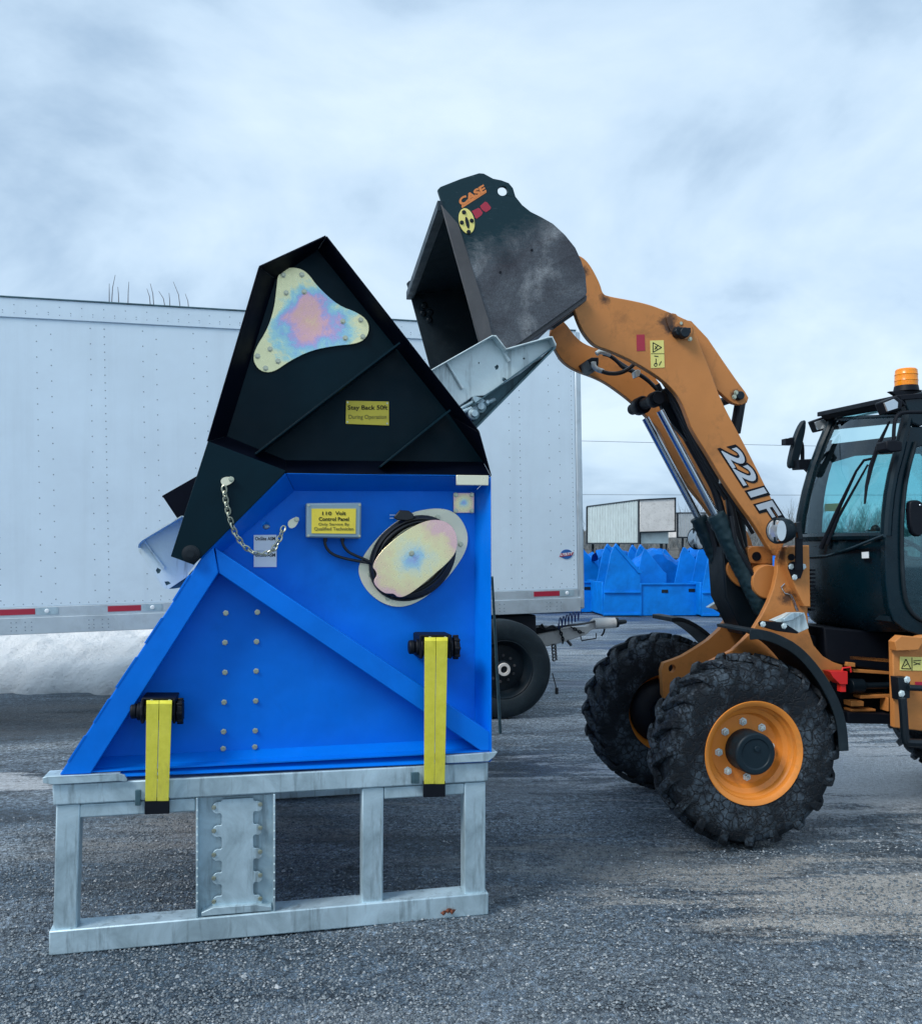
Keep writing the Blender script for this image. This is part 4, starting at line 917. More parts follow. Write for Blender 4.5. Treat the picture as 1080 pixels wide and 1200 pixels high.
for i in range(3): ln(mb, H, T_[i], T_[(i+1) % 3], .497, .0045)
for a, b in (((650, 520), (680, 485)), ((655, 490), (675, 520)), ((617, 557), (735, 557)), ((648, 578), (684, 582)), ((663, 600), (663, 640)), ((690, 660), (710, 625)), ((650, 645), (675, 645))):
    A, B = Q([a, b]); ln(mb, H, A, B, .497, .0045 if b[1] != 557 else .002)
mb.pp(H, circ(*Q([(660, 655)])[0], 2, 2.2, 12), .497, .498, [circ(*Q([(660, 655)])[0], 1.2, 1.3, 12)]); mb.obj('pictogram', 'ink', wl, smooth=0)

# bucket
BO = [(512.5, 222), (516, 218.5), (540, 209), (561, 202.5), (567, 203), (578, 209), (588, 211), (596, 214), (601, 220), (604, 230), (612, 240), (622, 248), (634, 254), (648, 262), (662, 275), (674, 290), (681, 305), (686, 322), (687.5, 342), (686, 347), (600, 408), (582, 436), (575, 436), (560, 396), (518, 240), (517, 236)]
BW = 1.64
sp_ = MB().pp(BU, BO, 0, .022, [circ(588.7, 223.4, 5.6, 5.6, 24)]).obj('bucket_side', 'bucket', ld, .003)
MB().pp(BU, BO, BW-.022, BW, [])
mb = MB(); A = [BU.P(x, y, 0)+BU.n*(BW-.022) for x, y in BO]; mb.prism(A, BU.n*.022, [[BU.P(x, y, 0)+BU.n*(BW-.022) for x, y in circ(588.7, 223.4, 5.6, 5.6, 24)]])
mb.obj('bucket_side', 'bucketin', ld, .003)
sh = [(520, 242), (545, 236), (575, 234), (600, 238), (622, 249), (648, 263), (662, 276), (673, 290), (680, 306), (684, 323), (685.5, 340), (684, 346), (600, 406), (580, 432)]
A = [BU.P(x, y, .022) for x, y in sh]; C0 = BU.P(590, 320, .022)
mb = MB(); mb.prism(A+[a+(C0-a).normalized()*.016 for a in reversed(A)], BU.n*(BW-.044)); mb.obj('bucket_shell', 'bucketin', ld, .002, smooth=50)
mb = MB(); a = BU.P(518, 241, .0); mb.bar(a, a+BU.n*BW, .05, .055, (0, 0, 1)); mb.obj('bucket_lip', 'bucketin', ld, .004)
mb = MB(); a = BU.P(575, 430, .0); mb.bar(a-BU.n*.01, a+BU.n*(BW+.01), .10, .025, (0, 0, 1)); mb.obj('cutting_edge', 'wear', ld, .004)
MB().pp(BU, [(516.5, 239), (537, 262), (573, 375), (586, 432), (575, 436), (560, 396)], -.016, 0).obj('side_cutter', 'wear', ld, .004)
mb = MB().pp(BU, [(602, 403), (688, 345), (687, 352), (660, 372), (606, 410)], .02, .10); mb.obj('wear_strip', 'wear', ld, .004)
for t_ in (.5, 1.0): MB().pp(BU, [(640, 382), (672, 360), (682, 354), (676, 366), (650, 384)], t_, t_+.06).obj('coupler_bracket', 'dark', ld, .004)
mb = MB()
for x, y in ((497, 358), (495.5, 367), (504, 366), (503, 375)):
    d = Vector(((x-CX)/F, 1, (HY-y)/F)); k = (BW-.024+BU.n.dot(BU.O))/(BU.n.dot(d)); p_ = Vector((0, 0, EYE))+d*k; mb.lathe(p_, -BU.n, [(.022, 0), (.022, .01), (.012, .02), (0, .02)], 12, False)
mb.obj('bolts', 'dark', ld)
mb = MB()
for x, y in ((623, 293), (586, 319)): mb.lathe(BU.P(x, y, -.001), -BU.n, [(.007, 0), (.007, .002), (0, .002)], 12, False)
mb.obj('plug_holes', 'ink', sp_)
V = lambda p: z(480, 190, .1296, p)
def para(q, f): return q
bl, br_, tl = Vector(V([(465, 392)])[0]), Vector(V([(688, 262)])[0]), Vector(V([(440, 335)])[0])
mb = MB(); tquad(mb, BU, 'CASE', bl, br_, tl, -.001, .05); lg = mb.obj('emblem', 'caseorange', sp_, smooth=0)
MB().pp(BU, V([(470, 375), (688, 250), (694, 272), (475, 412), (468, 405)]), -.0016, -.0004).obj('emblem_bar', 'caseorange', lg, smooth=0)
MB().pp(BU, V([(560, 440), (620, 412), (635, 418), (660, 455), (650, 475), (605, 510), (590, 500), (585, 480)]), -.002, 0).obj('reflector', 'red', sp_)
MB().pp(BU, V([(635, 395), (680, 355), (700, 362), (735, 408), (728, 425), (690, 450), (668, 440), (650, 425)]), -.002, 0).obj('reflector', 'red', sp_)
ov = MB().pp(BU, circ(*V([(515, 530)])[0], 9.0, 15.2, 40, -13), -.006, 0).obj('oval_plate', 'yellowpale', sp_, .001)
mb = MB(); bolts(mb, BU, V([(490, 452), (560, 528), (470, 545), (533, 630)]), -.006, .008, .006); mb.pp(BU, circ(*V([(520, 545)])[0], 2.0, 7, 20, -13), -.008, -.006); mb.obj('oval_studs', 'dark', ov)

# cab
CT0, CT1 = .22, 1.05
near_l = [(1063, 486), (1053, 530), (1046, 556), (1041.5, 580), (1039, 604), (1037.5, 628)]
near_d = [(1037.5, 628), (1037.5, 655), (1038.5, 685), (1041, 712), (1048, 730), (1062, 741)]
far_l = [(976, 491), (963, 521), (953, 548), (945, 577), (939, 605), (936, 630)]
far_d = [(936, 630), (936, 655), (938, 685), (941, 708), (950, 726), (966, 738)]
def sheet(nl, fl, t0, t1, bulge, nv=14, off=0):
    rows = []
    for (a, b) in zip(nl, fl):
        A, B = H.P(*a, t0), H.P(*b, t1); rows.append([A+(B-A)*(j/nv)-H.u*(bulge*math.sin(math.pi*j/nv)+off) for j in range(nv+1)])
    m = MB(); n = nv+1; m.add([p_ for r in rows for p_ in r], [(i*n+j, i*n+j+1, (i+1)*n+j+1, (i+1)*n+j) for i in range(len(rows)-1) for j in range(nv)]); return m
cab = sheet(near_d, far_d, CT0, CT1, .07).obj('cab', 'gloss', ld, smooth=70)
def sub(m, name, mat, bev=0, **k): return m.obj(name, mat, cab, bev, **k)
sub(sheet(near_l, far_l, CT0, CT1, .06), 'windshield', 'glass', smooth=70)
mb = MB()
for pts, t, r in ((near_l, CT0, .032), (far_l, CT1, .035)): mb.tube([H.P(x, y, t) for x, y in pts], r, 10)
rows = [H.P(*near_l[-1], CT0)+(H.P(*far_l[-1], CT1)-H.P(*near_l[-1], CT0))*(j/14)-H.u*(.07*math.sin(math.pi*j/14)) for j in range(15)]
mb.tube(rows, .028, 8); mb.tube([r-Vector((0, 0, .0))+H.u*0 for r in [H.P(1063, 487, CT0)+(H.P(976, 492, CT1)-H.P(1063, 487, CT0))*(j/14)-H.u*(.06*math.sin(math.pi*j/14)) for j in range(15)]], .012, 8)
sub(mb, 'windshield_frame', 'gloss')
DO = [(1060, 500), (1052.5, 531), (1046, 556), (1041.5, 580), (1039, 604), (1037, 628), (1037, 655), (1038, 685), (1041, 712), (1047, 728), (1060, 739), (1080, 746), (1140, 752), (1330, 760), (1330, 470), (1075, 500)]
DH = chaikin([(1073, 518), (1064, 549), (1058.5, 582), (1056, 630), (1058, 690), (1064, 714), (1080, 729), (1120, 735), (1170, 735), (1190, 700), (1195, 520), (1190, 512)], 1)
DH2 = chaikin([(1215, 520), (1215, 640), (1300, 640), (1300, 512)], 1)
sub(MB().pp(H, DO, CT0-.02, CT0+.03, [DH, DH2]), 'door_frame', 'gloss', .006)
dg = sub(MB().pp(H, DH, CT0+.0, CT0+.006), 'door_glass', 'glass'); sub(MB().pp(H, DH2, CT0, CT0+.006), 'side_glass', 'glass')
A = [H.P(x, y, CT0-.03) for x, y in chaikin([(1073, 518), (1064, 549), (1058.5, 582), (1056, 630), (1058, 690), (1064, 714), (1080, 729), (1120, 735)], 2, False)]
sub(MB().tube(A, .012), 'door_seal', 'rubber')
MB().pp(H, chaikin([(1065, 590), (1069, 586), (1077, 586), (1082, 590), (1083, 620), (1080, 628), (1074, 629), (1067, 622)], 1), CT0-.06, CT0-.02).obj('door_handle', 'ink', cab, .008)
MB().ball(H.P(1077.5, 592, CT0-.062), .007).obj('key_lock', 'chrome', cab)
def behind(pts, t0, t1, dt, holes=()):   # same outline carried across the machine
    m = MB(); m.prism([H.P(x, y, t0)+H.n*dt for x, y in pts], H.n*t1, [[H.P(x, y, t0)+H.n*dt for x, y in h] for h in holes]); return m
sub(behind(DO, CT0, .03, CT1-CT0, [DH, DH2]), 'far_door_frame', 'gloss'); sub(behind(DH, CT0, .006, CT1-CT0), 'side_glass', 'glass'); sub(behind(DH2, CT0, .006, CT1-CT0), 'side_glass', 'glass')
mb = MB(); a = H.P(1330, 640, CT0); mb.slab([a, a+H.n*(CT1-CT0)], [H.P(1330, 760, CT0), H.P(1330, 760, CT0)+H.n*(CT1-CT0)], H.u*.03); sub(mb, 'rear_wall', 'gloss')
mb = MB(); mb.slab([H.P(1040, 722, CT0), H.P(1330, 758, CT0)], [H.P(1040, 722, CT0)+H.n*(CT1-CT0), H.P(1330, 758, CT0)+H.n*(CT1-CT0)], (0, 0, -.03)); sub(mb, 'cab_floor', 'plastic')
# roof
RP = [(1046, 470), (1062, 462), (1085, 458), (1200, 440), (1340, 430), (1340, 492), (1085, 506), (1078, 516), (1060, 506), (1050, 490)]
mb = MB().pp(H, [(1130, 451), (1200, 440), (1340, 430), (1340, 452), (1130, 464)], CT0+.03, CT1-.03)
mb.pp(H, [(1058, 464), (1085, 458), (1200, 440), (1340, 430), (1340, 480), (1085, 496), (1078, 500), (1068, 496)], CT0-.03, CT0+.03)
q_ = [(1068, 470), (1085, 467), (1340, 440), (1340, 455), (1085, 480), (1070, 482)]; mb.prism([H.P(x, y, CT0)+H.n*(CT1-CT0-.03) for x, y in q_], H.n*.05); sub(mb, 'roof', 'gloss', .01)
sub(MB().pp(H, [(1068, 468), (1130, 458), (1130, 461), (1068, 471)], CT0+.03, CT1-.03), 'roof_glass', 'glass')
fl_ = [(1060, 582), (1082, 581), (1082, 592), (1060, 592)]; m_ = MB(); m_.prism([H.P(x, y, CT0)+H.n*(CT1-CT0-.01) for x, y in fl_], H.n*.004); sub(m_, 'window_label', 'yellowpale')
mb = MB(); rw = lambda f, y0, t0, y1, x0, x1: None
v0, v1 = H.P(1050, 463, CT0-.04), H.P(957, 483, CT1+.02)
mb.slab([v0, v1], [v0+H.u*.30+Vector((0, 0, .03)), v1+H.u*.30+Vector((0, 0, .03))], (0, 0, -.03))
mb.slab([v0, v1], [v0-Vector((0, 0, .06))+H.u*.05, v1-Vector((0, 0, .05))+H.u*.05], H.u*.02)
sub(mb, 'roof_visor', 'ink', .004)
def work_lamp(pts, t):
    m = MB(); m.pp(H, pts, t, t+.08); o = m.obj('work_lamp', 'ink', cab, .008)
    cx = sum(p[0] for p in pts)/len(pts); cy = sum(p[1] for p in pts)/len(pts)
    m = MB(); m.pp(H, [(cx+(x-cx)*.68-2.2, cy+(y-cy)*.7+.6) for x, y in pts], t-.008, t+.01); m.obj('lens', 'lens', o, .002)
E_ = lambda p: z(880, 420, .3, p)
work_lamp(E_([(243, 242), (300, 222), (315, 262), (305, 275), (262, 286)]), CT1+.03); work_lamp(E_([(513, 168), (568, 146), (592, 165), (590, 198), (532, 216)]), CT0-.1)
bc = H.P(1061.5, 453, .33); mb = MB(); s_ = bc.y/F
mb.lathe(bc, (0, 0, 1), [(12.6*s_, 0), (12.6*s_, 6*s_), (13*s_, 6.5*s_), (12.6*s_, 7.5*s_), (12.4*s_, 13*s_), (12.8*s_, 13.6*s_), (12.3*s_, 14.4*s_), (12*s_, 19*s_), (10.6*s_, 20.4*s_), (0, 20.8*s_)], 40, False); be = sub(mb, 'beacon', 'amber')
mb = MB(); mb.cyl(bc-Vector((0, 0, .03)), bc+Vector((0, 0, .003)), .072, .066, 32); mb.cyl(bc-Vector((0, 0, .12)), bc-Vector((0, 0, .03)), .02); mb.obj('beacon_base', 'ink', be)
mb = MB().pp(H, E_([(540, 128), (667, 122), (667, 140), (600, 150), (640, 190), (610, 200), (575, 150)]), CT0+.06, CT0+.09); sub(mb, 'beacon_bracket', 'ink', .002)
# near mirror bracket, far mirror
mb = MB(); mb.tube([H.P(*p_, CT0-.12) for p_ in chaikin(E_([(555, 335), (558, 250), (570, 218), (600, 210), (680, 210)]), 2, False)], .011); sub(mb, 'mirror_arm', 'ink')
sub(MB().pp(H, E_([(528, 322), (560, 316), (592, 325), (590, 362), (545, 366), (528, 356)]), CT0-.14, CT0-.04), 'mirror_head', 'ink', .008)
mb = MB().pp(H, chaikin(E_([(216, 238), (204, 242), (188, 268), (172, 310), (160, 360), (151, 400), (152, 424), (165, 430), (182, 418), (193, 380), (203, 330), (214, 280)]), 1), CT1+.09, CT1+.14); sub(mb, 'mirror_head', 'plastic', .012)
mb = MB(); mb.tube([H.P(*p_, CT1+.12) for p_ in chaikin(E_([(138, 322), (160, 314), (190, 318), (200, 340), (200, 395)]), 2, False)], .014)
mb.pp(H, E_([(185, 395), (245, 392), (275, 410), (260, 455), (235, 430), (190, 432)]), CT1+.02, CT1+.12); mb.pp(H, E_([(135, 312), (165, 312), (165, 336), (135, 336)]), CT1+.08, CT1+.14); mb.pp(H, E_([(262, 378), (300, 320), (318, 318), (300, 372)]), CT1, CT1+.02); sub(mb, 'mirror_arm', 'ink', .003)
# wipers on the glass
p0, p1, p2 = H.P(*near_l[0], CT0), H.P(*near_l[-1], CT0), H.P(*far_l[3], CT1); pn = (p1-p0).cross(p2-p0).normalized()
if pn.dot(Vector((0, 0, EYE))-p0) < 0: pn = -pn
def GW(px, py, off=.09):
    d = Vector(((px-CX)/F, 1, (HY-py)/F)); k = (p0+pn*off-Vector((0, 0, EYE))).dot(pn)/d.dot(pn); return Vector((0, 0, EYE))+d*k
mb = MB(); mb.tube([GW(*p_) for p_ in E_([(272, 742), (330, 610), (410, 440), (440, 398), (468, 392)])], [.016, .014, .008, .008, .008], 8); mb.tube([GW(*p_) for p_ in E_([(298, 725), (340, 620), (455, 415)])], [.014, .010, .006], 8)
mb.tube([GW(*p_, .11) for p_ in E_([(540, 246), (500, 330), (468, 420), (450, 500), (443, 568)])], [.006, .012, .014, .010, .006], 6); mb.pp(H, E_([(262, 735), (275, 715), (320, 722), (330, 745)]), .75, .8)
sub(mb, 'wiper', 'ink')
mb = MB().pp(H, E_([(433, 757), (459, 755), (460, 780), (434, 781)]), CT0+.15, CT0+.152)
mb = MB(); q = [p1+pn*0+Vector((0, 0, -.03)), ]
def GL(px, py, off=.0):   # point on the lower front panel
    A0, B0, C_ = H.P(*near_d[1], CT0), H.P(*near_d[3], CT0), H.P(*far_d[2], CT1); nn = (B0-A0).cross(C_-A0).normalized()
    if nn.dot(Vector((0, 0, EYE))-A0) < 0: nn = -nn
    d = Vector(((px-CX)/F, 1, (HY-py)/F)); k = (A0+nn*(.052+off)-Vector((0, 0, EYE))).dot(nn)/d.dot(nn); return Vector((0, 0, EYE))+d*k, nn
pp_ = [GL(x, y)[0] for x, y in E_([(433, 757), (459, 755), (460, 780), (434, 781)])]; mb = MB().prism(pp_, GL(1010, 650)[1]*.004); sub(mb, 'sticker', 'label')
pl_ = [GL(x, y, .01)[0] for x, y in E_([(205, 778), (300, 772), (400, 740), (520, 692)])]; sub(MB().tube(pl_, .012), 'cowl_edge', 'gloss')
mb = MB()
for k in range(11): a = H.P(946, 668+k*4.6, .52); mb.box(a, (.03, .12, .012), (H.u, H.n, Vector((0, 0, 1))))
mb.obj('grille', 'ink', ld)
# interior
ci = thing('x', (0, 0, 0), None, None) if False else None
def at_s(s_, t, zz_): return H.L(s_, t, zz_)
S0 = (H.P(1037, 640, CT0)-H.O).dot(H.u)
mb = MB(); mb.box(at_s(S0+.75, .62, 1.25), (.45, .45, .12), (H.u, H.n, Vector((0, 0, 1)))); mb.box(at_s(S0+.98, .62, 1.55), (.12, .42, .6), (H.u, H.n, Vector((0, 0, 1)))); mb.box(at_s(S0+1.0, .62, 1.93), (.09, .24, .18), (H.u, H.n, Vector((0, 0, 1)))); sub(mb, 'seat', 'seat', .04)
mb = MB(); mb.cyl(at_s(S0+.18, .62, 1.0), at_s(S0+.32, .62, 1.62), .05); c = at_s(S0+.34, .62, 1.66); ax_ = (H.u*.45+Vector((0, 0, .9))).normalized(); X = H.n; Y = ax_.cross(X)
mb.tube([c+X*math.cos(a)*.19+Y*math.sin(a)*.19 for a in [2*math.pi*k/28 for k in range(28)]], .014, 8, True); mb.bar(c-X*.19, c+X*.19, .03, .015); mb.box(at_s(S0+.25, .62, 1.55), (.12, .34, .16), (H.u, H.n, Vector((0, 0, 1)))); sub(mb, 'steering_wheel', 'ink', .004)
mb = MB(); mb.box(at_s(S0+.6, .93, 1.42), (.5, .12, .3), (H.u, H.n, Vector((0, 0, 1)))); mb.cyl(at_s(S0+.45, .93, 1.55), at_s(S0+.42, .93, 1.75), .014); mb.ball(at_s(S0+.42, .93, 1.77), .03); sub(mb, 'side_console', 'plastic', .02)
# rear body
MB().pp(H, [(965, 735), (1080, 745), (1300, 760), (1300, 800), (1050, 790), (968, 775)], .5, 1.1).obj('underbody', 'ink', ld, .01)
for pts, t in (([(995, 768), (1045, 772), (1045, 777), (995, 773)], .5), ([(1000, 784), (1045, 787), (1045, 791), (1000, 788)], .5), ([(992, 776), (1002, 777), (1002, 782), (992, 781)], .48), ([(1008, 815), (1045, 814), (1045, 818), (1008, 819)], .5), ([(997, 822), (1012, 822), (1012, 828), (997, 828)], .48), ([(997, 831), (1026, 831), (1026, 834), (997, 834)], .5), ([(1040, 818), (1042, 818), (1042, 834), (1040, 834)], .48)):
    MB().pp(H, pts, t, t+.08).obj('articulation_plate', 'orange', ld, .003)
mb = MB(); mb.cyl(H.P(995, 804, .52), H.P(1010, 804, .52), .045); mb.cyl(H.P(1010, 804, .52), H.P(1050, 803, .52), .020); mb.obj('steering_cylinder', 'dark', ld, .002)
MB().pp(H, [(993, 835), (1048, 838), (1048, 849), (993, 848)], .45, .9).obj('belly_beam', 'ink', ld, .004)
mb = MB().pp(H, [(972, 787), (993, 787), (993, 802), (984, 802), (976, 794)], .36, .44); mb.pp(H, [(985, 802), (991, 802), (991, 811), (985, 811)], .37, .41); mb.tube([H.P(x, y, .38) for x, y in ((986, 788), (987, 783), (996, 782), (997, 788))], .006); mb.obj('locking_bracket', 'redbright', ld, .003)
RB = [(1045.5, 753), (1052, 750), (1150, 752), (1290, 768), (1300, 868), (1080, 857), (1047.5, 853)]
rb = MB().pp(H, RB, .16, .20).obj('rear_body', 'orange', ld, .006)
MB().pp(H, [(1085, 752), (1150, 752), (1290, 768), (1300, 868), (1085, 857)], .205, .9).obj('rear_tank', 'dark', ld, .008)
mb = MB().pp(H, [(1048, 752), (1056, 745), (1078, 747), (1082, 752), (1076, 762), (1050, 763)], .10, .16); mb.obj('tread_step', 'orange', ld, .004)
mb = MB(); mb.tube([H.P(x, y, .12) for x, y in chaikin([(1062, 762), (1066, 754), (1072, 748), (1090, 748), (1130, 750)], 2, False)], .02); mb.obj('grab_bar', 'orange', ld)
wl2 = plate('warning_label', [(1054, 769.5), (1095, 770.5), (1095, 786.5), (1054, 785.5)], .158, 'yellowpale', .0015, ld, H); mb = MB(); T_ = [(1056, 783.5), (1067, 784), (1061.3, 772.5)]
for i in range(3): ln(mb, H, T_[i], T_[(i+1) % 3], .155, .005)
for a, b in (((1059, 781), (1063, 778)), ((1070, 779.5), (1078, 777)), ((1070, 776), (1078, 779)), ((1070, 774.5), (1079, 774)), ((1068.3, 770.5), (1068.3, 786))): ln(mb, H, a, b, .155, .004)
mb.obj('pictogram', 'ink', wl2, smooth=0)
plate('reflector', [(1072, 799), (1110, 800), (1110, 804), (1072, 803)], .158, 'red', .0015, ld, H)
mb = MB().pp(H, [(1052, 794), (1066, 794), (1066, 818), (1054, 821)], .09, .16); mb.tube([H.P(x, y, .07) for x, y in chaikin([(1057, 818), (1059, 845), (1060, 868), (1064, 871), (1100, 871), (1160, 873)], 1, False)], .024); mb.tube([H.P(1064, 806, .08), H.P(1110, 808, .08)], .018); mb.obj('boarding_step', 'dark', ld, .004)
mb = MB(); bolts(mb, H, [(1062.5, 796.5), (1056, 813)], .09, .014, .01); mb.obj('bolts', 'galvb', ld)
mb = MB(); mb.pp(H, [(1330, 640), (1560, 645), (1570, 770), (1560, 860), (1300, 868), (1290, 768), (1330, 760)], .2, 1.45); mb.obj('engine_hood', 'orange', ld, .05)

# ------------------------------------------------------------------ box trailer on a converter dolly
tr = thing('box_trailer', (TR.P(340, 720, 1.2).x, TR.P(340, 720, 1.2).y, 0), 'long white riveted box trailer behind the blue machine', 'trailer')
xL = -1150
def ty_(x, l, r): return l+(r-l)*x/683
TT, TB, RT = (348, 388.5), (713, 687), (745, 707)
def tq(x0, x1, a, b): return [(x0, ty_(x0, *a)), (x1, ty_(x1, *a)), (x1, ty_(x1, *b)), (x0, ty_(x0, *b))]
# the far left end lies outside the frame: stop it 8.6 m from the right corner, in metres along the side
e0 = TR.P(677, 690, 0); eu = (TR.P(677, 690, 0)-TR.P(0, 713-.5, 0)); eu.normalize(); ev = (TR.P(672, ty_(672, *TT), 0)-TR.P(677, 690, 0)).normalized()
def TL(s_, h_, t=0): return e0-eu*s_+ev*h_+TR.n*t
HT = (TR.P(672, ty_(672, *TT), 0)-e0).length
hL = (TR.P(0, 348, 0)-TR.P(0, 713, 0)).length
def tbox(name, s0, s1, h0, h1, t0, t1, mat, bev=.004, parent=tr):
    m = MB(); m.prism([TL(s0, h0, t0), TL(s1, h0, t0), TL(s1, h1, t0), TL(s0, h1, t0)], TR.n*(t1-t0)); return m.obj(name, mat, parent, bev)
LEN = 8.6; WD = 2.2
tbox('side_wall', 0, LEN, 0, HT-.17, 0, WD, 'white', .006)
tbox('top_rail', -.02, LEN, HT-.17, HT, -.012, WD+.012, 'white', .006)
tbox('roof_edge', -.02, LEN, HT, HT+.012, -.02, WD+.02, 'galvd', .002)
tbox('side_rail', 0, LEN, -.09, 0, -.008, WD+.008, 'alu', .004)
tbox('bottom_rail', -.02, LEN, -.235, -.09, -.02, WD+.02, 'alu', .004)
tbox('corner_post', -.075, 0, -.21, HT, -.006, WD+.006, 'alu', .02)
mb = MB()
def rv(s_, h_, r=.0062, t=0):
    m = 5; p_ = TL(s_, h_, t); o = len(mb.v)
    mb.v += [p_+(eu*math.cos(2*math.pi*k/m)+ev*math.sin(2*math.pi*k/m))*r for k in range(m)]+[p_-TR.n*.004]
    for k in range(m): mb.f.append((o+k, o+(k+1) % m, o+m)); mb.m.append(0)
s_ = .18; k = 0
while s_ < 6.3:
    for q, ds in enumerate((0, .115)):
        d = .068 if (k % 3 == 1 and q == 0) else .136
        h_ = .06+(.068 if q else 0)
        while h_ < HT-.2: rv(s_+ds, h_); h_ += d
    s_ += .435; k += 1
h_ = .05
while h_ < HT-.1: rv(.04, h_, .005); h_ += .05
s_ = .05
while s_ < 6.3:
    rv(s_, .025, .005); s_ += .075
s_ = .03; k = 0
while s_ < 6.3:
    rv(s_, HT-.06-.05*(k % 2), .005, -.012); rv(s_, HT-.13, .004, -.012); s_ += .09; k += 1
for c in [0.25+.62*i for i in range(11)]:
    for dx in (-.05, .0, .07, .11):
        for dy in (-.13, -.17, -.20): 
            if (dx*100+dy*100) % 2 < 1.4: rv(c+dx, dy, .006, -.02)
mb.obj('rivets', paint('rivet grey', (.20, .26, .31), .5, .2, .1, bmp=0), tr, smooth=0)
mb = MB(); mb2 = MB(); mb3 = MB()
def s_of(px): return (e0-TR.P(px, 700, 0)).dot(eu)
def q4(m, a, b, h0, h1, t, th=.003): m.prism([TL(a, h0, t), TL(b, h0, t), TL(b, h1, t), TL(a, h1, t)], -TR.n*th)
for r0, r1, g0, g1 in ((625, 655, 656, 672), (126, 165, 167, 190), (-4, 41, 42, 68), (-140, -100, -98, -74)):
    q4(mb, s_of(r1), s_of(r0), -.065, -.015, -.008); q4(mb2, s_of(g1), s_of(g0), -.07, -.01, -.008)
    mb3.lathe(TL((s_of(g0)+s_of(g1))/2, -.04, -.011), -TR.n, [(.02, 0), (.015, .006), (0, .007)], 10, False)
mb.obj('reflector', 'red', tr); mb2.obj('marker_plate', 'galv', tr); mb3.obj('marker_lens', 'label', tr)
# round maker's logo
def TPx(x, y, t=-.002): return TR.P(x, y, t)
lg = MB().pp(TR, circ(663.7, 649.5, 6.9, 5.6, 32, -3), -.004, -.0005).obj('emblem', 'logoblue', tr, smooth=0)
bnd = MB().pp(TR, [(656.2, 651), (655, 652.8), (670.3, 650.7), (672.2, 646.8), (656.8, 648.6)], -.0055, -.004).obj('emblem_band', 'red', lg, smooth=0)
mb = MB(); mb.text('UTILITY', TPx(656.6, 651.6, -.0056), TPx(670, 649.9, -.0056), TPx(657.6, 648.7, -.0056), -TR.n*.001, .03); mb.obj('lettering', 'label', lg, smooth=0)
tbox('underframe', .4, LEN, -.24, -.20, .5, WD-.5, 'ink')
tbox('suspension', 6.6, 8.2, -.75, -.24, .6, WD-.6, 'ink')
def truck_wheel(fr_u, fr_n, c, r, parent, w_=.28):
    m = MB(); m.lathe(c, fr_n, [(r*.56, .02), (r*.60, .0), (r*.64, -.01), (r*.80, -.022), (r*.93, -.012), (r*.985, .01), (r, .04), (r, w_-.04), (r*.985, w_-.01), (r*.9, w_+.01), (r*.6, w_), (r*.56, w_-.02)], 64, False)
    wh_ = m.obj('wheel', 'rubber', parent)
    m = MB(); m.lathe(c, fr_n, [(r*.585, .018), (r*.60, -.004), (r*.585, -.006), (r*.56, .01), (r*.54, .06), (r*.50, .09), (r*.47, .11), (r*.36, .10), (r*.17, .10), (r*.17, .02), (r*.12, .012), (0, .012)], 64, False); m.obj('rim', 'dark', wh_)
    m = MB(); m.lathe(c-fr_n*.012, fr_n, [(r*.075, .0), (r*.125, .0), (r*.135, .02)], 32, False); m.lathe(c-fr_n*.010, fr_n, [(r*.075, -.002), (r*.07, .02)], 24, False); m.obj('hub_ring', 'offwhite', wh_)
    m = MB()
    for k in range(10): a = k*math.pi/5+.2; m.cyl(c+(fr_u*math.cos(a)+Vector((0, 0, 1))*math.sin(a))*r*.27+fr_n*.085, c+(fr_u*math.cos(a)+Vector((0, 0, 1))*math.sin(a))*r*.27+fr_n*.10, .014, seg=6)
    m.obj('wheel_nuts', 'wear', wh_)
for s_ in (6.9, 7.9):
    for t in (.05, WD-.34): p_ = TL(s_, 0, t); truck_wheel(TR.u, TR.n, Vector((p_.x, p_.y, .48)), .48, tr)
# dolly
DL = Fr((TR.P(590, 786, 0).x, 0), (5.11, 1.2)); 
dy0 = 8.64; DL = Fr(((590.5-CX)/F*dy0, dy0), (5.11, 1.0))
dl = thing('converter_dolly', DL.L(0, 1.1, 0), 'dark truck dolly with scuffed white drawbar, under the front of the white trailer', 'dolly')
for t in (0, 1.7): truck_wheel(DL.u, DL.n, DL.L(0, t, .48), .475, dl)
mb = MB().cyl(DL.L(0, .2, .48), DL.L(0, 1.8, .48), .07); mb.obj('axle', 'ink', dl)
mb = MB().box(DL.L(-.1, 1.0, .86), (1.1, 1.1, .22), (DL.u, DL.n, Vector((0, 0, 1)))); mb.obj('turntable', 'ink', dl, .02)
B_ = lambda p: z(560, 700, .1852, p)
DT = .75
mb = MB().pp(DL, B_([(380, 232), (500, 205), (580, 190), (690, 185), (745, 135), (860, 132), (880, 160), (878, 195), (720, 205), (690, 235), (560, 280), (440, 312), (400, 312), (360, 240)]), DT, DT+.10); mb.obj('drawbar', 'offwhite', dl, .012)
mb = MB(); a, b = DL.P(*B_([(735, 172)])[0], DT+.0), DL.P(*B_([(866, 160)])[0], DT+.0); mb.lathe(a, b-a, [(.046, 0), (.05, .02), (.054, (b-a).length), (.04, (b-a).length+.01)], 24); mb.obj('drawbar_tube', 'offwhite', dl)
mb = MB(); c2 = DL.P(*B_([(925, 165)])[0], DT+.02); mb.lathe(b, b-a, [(.055, 0), (.055, .03), (.03, .04), (.022, .12), (.014, .13)], 20); mb.obj('tow_eye', 'dark', dl)
mb = MB().pp(DL, B_([(190, 215), (400, 190), (520, 195), (520, 205), (380, 232), (200, 235)]), DT-.02, DT+.3); mb.pp(DL, B_([(200, 225), (360, 245), (400, 312), (200, 320)]), DT+.05, DT+.3); mb.obj('frame', 'ink', dl, .01)
